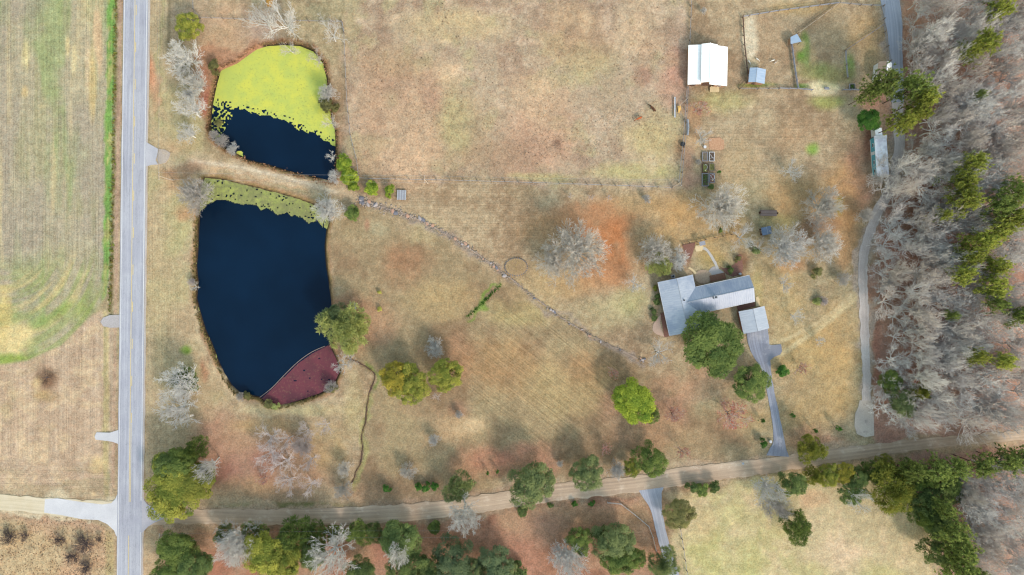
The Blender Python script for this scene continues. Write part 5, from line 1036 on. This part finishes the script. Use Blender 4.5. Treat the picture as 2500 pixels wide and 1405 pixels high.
# wooden platform
pf = thing('wooden_platform', 'lone square platform of weathered grey planks on the lawn', 'platform', W(981, 477), math.radians(-2))
for k in range(7): MB().box((-1.14 + k * .38, 0, .45), (.34, 2.85, .06)).build('plank', M_GREYW if k % 2 else M_STEEL, pf)
for x in (-1.1, 1.1):
    for y in (-1.2, 1.2): MB().box((x, y, .15), (.14, .14, .55)).build('leg', M_GREYW, pf)
# slatted arbor swing
aw = thing('slatted_arbor', 'small white arbor with dark slatted top standing on red ground by the pond', 'arbor', W(866, 747), math.radians(-6))
for x in (-.8, .8):
    for y in (-.75, .75): MB().box((x, y, 1.0), (.12, .12, 2.2)).build('post', M_WPAINT, aw)
for x in (-.85, .85): MB().box((x, 0, 2.12), (.16, 1.75, .14)).build('beam', M_WPAINT, aw)
for y in (-.82, .82): MB().box((0, y, 2.13), (1.5, .12, .14)).build('beam', M_WPAINT, aw)
for k in range(7): MB().box((-.6 + k * .2, 0, 2.2), (.13, 1.7, .05)).build('slat', M_BLACK if k < 5 else M_GREYW, aw)
MB().box((0, .1, .5), (1.3, .5, .06)).build('seat', M_GREYW, aw); MB().box((0, .36, .85), (1.3, .06, .6)).build('backrest', M_GREYW, aw)
# garden beds
def raised_bed(label, x0, x1, y0, y1, frame, soil, extra):
    c = W((x0 + x1) / 2, (y0 + y1) / 2); t = thing('raised_bed', label, 'garden bed', c, 0, 'raised garden beds'); w, d = (x1 - x0) * S, (y1 - y0) * S
    for s_ in (-1, 1): MB().box((s_ * w / 2, 0, .2), (.14, d + .12, .45)).build('side_board', frame, t); MB().box((0, s_ * d / 2, .2), (w - .14, .14, .45)).build('end_board', frame, t)
    MB().box((0, 0, .12), (w - .1, d - .1, .4)).build('soil', soil, t)
    extra(t, w, d); return t
def ex_stick(t, w, d): MB().tube([(-.4 * w, .3 * d, .42), (.4 * w, -.35 * d, .45)], .05, 5).build('stake', M_WPAINT, t); MB().tube([(-.4 * w, -.2 * d, .42), (.42 * w, -.1 * d, .45)], .04, 5).build('stake', M_WPAINT, t)
def ex_hoop(t, w, d): MB().tube([(.1 * w + .35 * w * math.cos(a), .1 * d + .28 * d * math.sin(a), .42) for a in np.linspace(-1.4, 2.4, 12)], .06, 5).build('hose', M_WPAINT, t); MB().tube([(0, -.28 * d, .3), (0, -.28 * d, .6)], [.16, .2], 9).build('bucket', M_CREAM, t)
def leafy(n, m, nm='plants'):
    def f(t, w, d):
        r = np.random.default_rng(n); c = r.uniform((-.4 * w, -.42 * d, .35), (.4 * w, .42 * d, .6), (n, 3)); o = link(nm, leaf_quads(nm, c, r.normal(0, 1, (n, 3)) + [0, 0, .8], .16, .8, r), t, m); o['kind'] = 'stuff'
    return f
def both(*f): return lambda t, w, d: [g_(t, w, d) for g_ in f]
GS = simple('green_bed_soil', A(150, 148, 88), A(126, 122, 78), 3)
raised_bed('upper left raised garden bed with bare grey soil', 1714.5, 1726.5, 372.5, 394, M_GREYW, simple('grey_soil', A(150, 136, 122), A(120, 108, 98), 4), leafy(40, L_OLIVE)); raised_bed('upper right raised garden bed with crossed white stakes', 1731, 1743, 372.5, 394, M_WPAINT, M_SOIL, ex_stick); raised_bed('middle left raised garden bed with looped white hose and bucket', 1714.5, 1726.5, 400.5, 422, M_DKWOOD, GS, both(ex_hoop, leafy(60, L_GRN)))
raised_bed('middle right raised garden bed of plain olive soil', 1731, 1743, 400.5, 418, M_POST, GS, leafy(30, L_OLIVE)); raised_bed('lower left raised garden bed, the longest, with leafy greens', 1713.6, 1728, 424.7, 455, M_GREYW, M_SOIL, leafy(140, L_HOLLY)); raised_bed('lower right raised garden bed with pale pot and stakes', 1732, 1744, 424.7, 446, M_GREYW, M_MULCH, both(ex_stick, ex_hoop))
bed('mulch_patch', [(1730,338),(1758,336),(1768,344),(1767,364),(1757,368),(1732,364)], 'square patch of orange mulch above the garden beds', simple('orange_mulch', A(216, 174, 138), A(190, 144, 110), 2.2, bump=.12))
def bucket(x, y, label, mat, r=.3, h=.5):
    t = thing('bucket', label, 'bucket', W(x, y)); MB().tube([(0, 0, 0), (0, 0, h)], [r * .85, r], 10).build('body', mat, t); MB().tube([(0, 0, h), (0, 0, h + .03)], r * 1.06, 10).build('rim', mat, t)
bucket(1720, 360, 'white bucket at the foot of the bare tree above the garden beds', M_WPAINT, .42, .6); bucket(1880, 1078, 'white pot beside a green shrub at the end of the house driveway', M_WPAINT, .4, .6)
tb = thing('water_tub', 'black water tub on the pasture fence line', 'tub', W(1666, 353)); MB().tube([(0, 0, 0), (0, 0, .6)], [.62, .7], 14).build('tub', M_BLACK, tb); MB().tube([(0, 0, .52), (0, 0, .54)], .6, 14).build('water', M_GLASS, tb)
tg = thing('feed_trough', 'long pale feed trough in the pasture by the fence', 'trough', W(1647, 263), math.radians(0)); MB().box((0, 0, .35), (.34, 6.0, .06)).build('base', M_WPAINT, tg)
for s_ in (-1, 1): MB().box((s_ * .19, 0, .45), (.05, 6.0, .22)).build('side_board', M_WPAINT, tg)
for y in (-2.6, 0, 2.6): MB().box((0, y, .12), (.4, .12, .4)).build('leg', M_POST, tg)
gp = thing('drain_pipe', 'grey half-round pipe lying along the fence left of the garden', 'pipe', W(1678, 312)); MB().tube([(.05, 2.3, .3), (.15, 1.2, .3), (.22, 0, .3), (.15, -1.2, .3), (0, -2.3, .3)], .3, 8).build('pipe', M_STEEL, gp); MB().tube([(.22, -.06, .3), (.22, .06, .3)], .34, 8).build('coupling', M_STEEL, gp)
yf = thing('feed_hopper', 'yellow tarp heap with a pale pole propped on the pasture fence', 'tarp', W(1658, 268)); MB().slab([(-.6, .9, .5), (.3, 1.0, .7), (.5, .1, .3), (.1, -.9, .25), (-.3, -1.0, .2), (-.4, -.1, .6)], .2).build('tarp', M_YELLOW, yf); MB().tube([(-.2, .8, .5), (2.2, 3.0, 1.3)], .07, 6).build('pole', M_POLE, yf); MB().tube([(.5, .2, .3), (1.2, -2.0, .5)], .05, 6).build('pole', M_YELLOW, yf)
# round island bed with stone rim
ib = thing('island_bed', 'oval bed of dry clumps with a dark rim above the rocky ditch', 'flower bed', W(1260, 652))
MB().prism([(3.2 * math.cos(a), 2.5 * math.sin(a)) for a in np.linspace(0, 6.28, 30)[:-1]], -.1, .1).build('soil', simple('bed_soil', A(190, 164, 126), A(166, 138, 104), 3), ib)
for k in range(30):
    a = k * 2 * math.pi / 30; o = link('rim_stone', rocks[1 + k % 2 * 3], ib); o.location = (3.3 * math.cos(a), 2.6 * math.sin(a), .08); o.scale = (.24, .18, .2); o.rotation_euler.z = a
r = np.random.default_rng(3); n = 420; aa = r.uniform(0, 6.28, n); q = np.sqrt(r.random(n)); c = np.c_[3.0 * q * np.cos(aa), 2.3 * q * np.sin(aa), r.uniform(.1, .7, n)]
o = link('dry_clumps', leaf_quads('dry_clumps', c, r.normal(0, 1, (n, 3)), .22, .3, r), ib, leafmat('dry_clump', A(232, 208, 146), A(180, 158, 108))); o['kind'] = 'stuff'
# firewood
wp = thing('woodpile', 'long low stack of firewood with its shadow on the lawn', 'woodpile', W(1874, 521), math.radians(-2))
LOG = MB().tube([(0, -.42, 0), (0, .42, 0)], .13, 7).mesh('log'); LOG.materials.append(simple('split_logs', A(176, 160, 150), A(126, 104, 96), 5))
for row in range(4):
    for k in range(17):
        for s_ in (-1, 1):
            o = link('log', LOG, wp); o.location = (-2.15 + k * .27 + (row % 2) * .13, s_ * .43, .1 + row * .23); o.rotation_euler.z = random.Random(row * 90 + k * 3 + s_).uniform(-.06, .06)
for x in (-2.45, 2.6): MB().box((x, 0, .6), (.1, .5, 1.4)).build('end_post', M_DKWOOD, wp)
# pen and gate in the sandy gateway
gt = thing('paddock_gate', 'small metal gate standing in the sandy gateway', 'gate', W(2017, 220), 0)
for x in (-.7, .7): MB().tube([(x, 0, 0), (x, 0, 1.2)], .05, 6).build('upright', M_STEEL, gt); 
for z in (.3, .6, .9, 1.18): MB().tube([(-.7, 0, z), (.7, 0, z)], .035, 5).build('bar', M_STEEL, gt)
MB().box((0, .45, .3), (1.3, .5, .35)).build('feeder', M_GREYW, gt)
pe = thing('planter_box', 'square grey planter with green weeds beside the short board fence', 'planter', W(2079, 213))
for s_ in (-1, 1): MB().box((s_ * .75, 0, .3), (.1, 1.6, .5)).build('side_board', M_GREYW, pe); MB().box((0, s_ * .75, .3), (1.4, .1, .5)).build('end_board', M_GREYW, pe)
MB().box((0, 0, .2), (1.4, 1.4, .4)).build('soil', M_SOIL, pe); leafy(90, L_HOLLY, 'weeds')(pe, 1.4, 1.4)
st = thing('stone_stack', 'pale boulders at the lower end of the rocky ditch', 'stones', W(1568, 879))
for k, (x, y, s_) in enumerate(((0, 0, .6), (.7, .3, .45), (-.5, .5, .4), (.3, -.6, .35), (-.6, -.3, .3))):
    o = link('boulder', rocks[k % 6], st); o.location = (x, y, .1); o.scale = (s_, s_ * .8, s_ * .8)

# ------------------------------------------------------------------ animals
def skin_animal(name, label, catg, loc, rz, joints, edges, mat, sub=2):
    me = bpy.data.meshes.new(name); me.from_pydata([j[:3] for j in joints], edges, []); o = link(name, me, None, None, loc); o.rotation_euler.z = rz
    o.modifiers.new('skin', 'SKIN').use_smooth_shade = True; o.modifiers.new('sub', 'SUBSURF').levels = sub; o.modifiers['sub'].render_levels = sub
    for i, j in enumerate(joints):
        sv_ = me.skin_vertices[0].data[i]; sv_.radius = (j[3], j[4] if len(j) > 4 else j[3]); sv_.use_root = (i == 0)
    dg = bpy.context.evaluated_depsgraph_get(); new = bpy.data.meshes.new_from_object(o.evaluated_get(dg)); o.modifiers.clear(); o.data = new; new.materials.clear(); new.materials.append(mat); new.name = name
    bpy.data.meshes.remove(me); return tag(o, label, catg)
def quadruped(name, label, catg, px, py, rz, k, mat, mane=None, graze=True):
    """k: shoulder height in metres; faces +x before turning"""
    hd = [(1.02, .0, .62, .085), (1.20, .0, .30, .10), (1.33, 0, .10, .055)] if graze else [(.98, 0, 1.15, .10), (1.05, 0, 1.32, .10), (1.32, 0, 1.2, .06)]
    J = [(0, 0, .80, .22, .24), (.38, 0, .80, .19, .24), (-.36, 0, .84, .22, .21), (.62, 0, .90, .14, .17), (.85, 0, .88 if graze else 1.02, .10)] + hd
    E_ = [(0, 1), (0, 2), (1, 3), (3, 4), (4, 5), (5, 6), (6, 7)]
    J += [(-.60, 0, .86, .10)]; E_ += [(2, 8)]
    J += [(-.68, .02, .60, .035), (-.70, .02, .34, .045)]; E_ += [(8, 9), (9, 10)]
    for sx, root in ((.42, 1), (-.42, 2)):
        for sy in (-1, 1):
            i = len(J); kx = -.06 if sx < 0 else .02
            J += [(sx, sy * .15, .58, .10 if sx < 0 else .085), (sx + (.05 if sx < 0 else .0), sy * .15, .40 if sx < 0 else .34, .058), (sx + kx, sy * .15, .24, .042), (sx + kx * .5, sy * .15, .04, .05)]
            E_ += [(root, i), (i, i + 1), (i + 1, i + 2), (i + 2, i + 3)]
    for sy in (-1, 1):
        i = len(J); h0 = J[6]; J.append((h0[0] - .06, sy * .07, h0[2] + .14, .025)); E_.append((6, i))
    J = [(a * k, b * k, c * k, *[q_ * k for q_ in d]) for a, b, c, *d in J]
    return skin_animal(name, label, catg, W(px, py) + Vector((0, 0, -.12)), rz, J, E_, mat)
def coat(name, c1, c2, ax=(1, 1, 1), lo=.45, hi=.55, sc=1.2):
    t = NT(name); f = t.noise(t.coord('Object', ax), sc, 2); return t.out(t.mix(t.ramp(f, lo, hi), c1, c2), .7)
quadruped('horse', 'dark bay horse grazing in the big pasture', 'horse', 1593, 268, math.radians(135), 1.5, coat('bay_coat', (.022, .014, .011), (.10, .040, .018), (.5, .5, .5)))
quadruped('horse', 'smaller chestnut horse below and left of the dark horse', 'horse', 1560, 290, math.radians(205), 1.2, coat('chestnut_coat', A(196, 104, 56), A(160, 82, 48)))
for x, y, a, m, l in ((1828, 152, -60, 0, 'white goat at the left fence above the blue shed'), (1848, 146, -40, 0, 'white goat just above the blue shed roof'), (1886, 149, 200, 0, 'white goat, the upper of the pair right of the blue shed'), (1892, 154, 40, 1, 'brown and white goat, the lower of the pair right of the blue shed')):
    o = quadruped('goat', l, 'goat', x, y, math.radians(a), .72, coat('goat_coat_%d' % m, (.72, .70, .66), (.62, .58, .52) if m == 0 else (.16, .09, .05))); o['group'] = 'goats in the paddock'
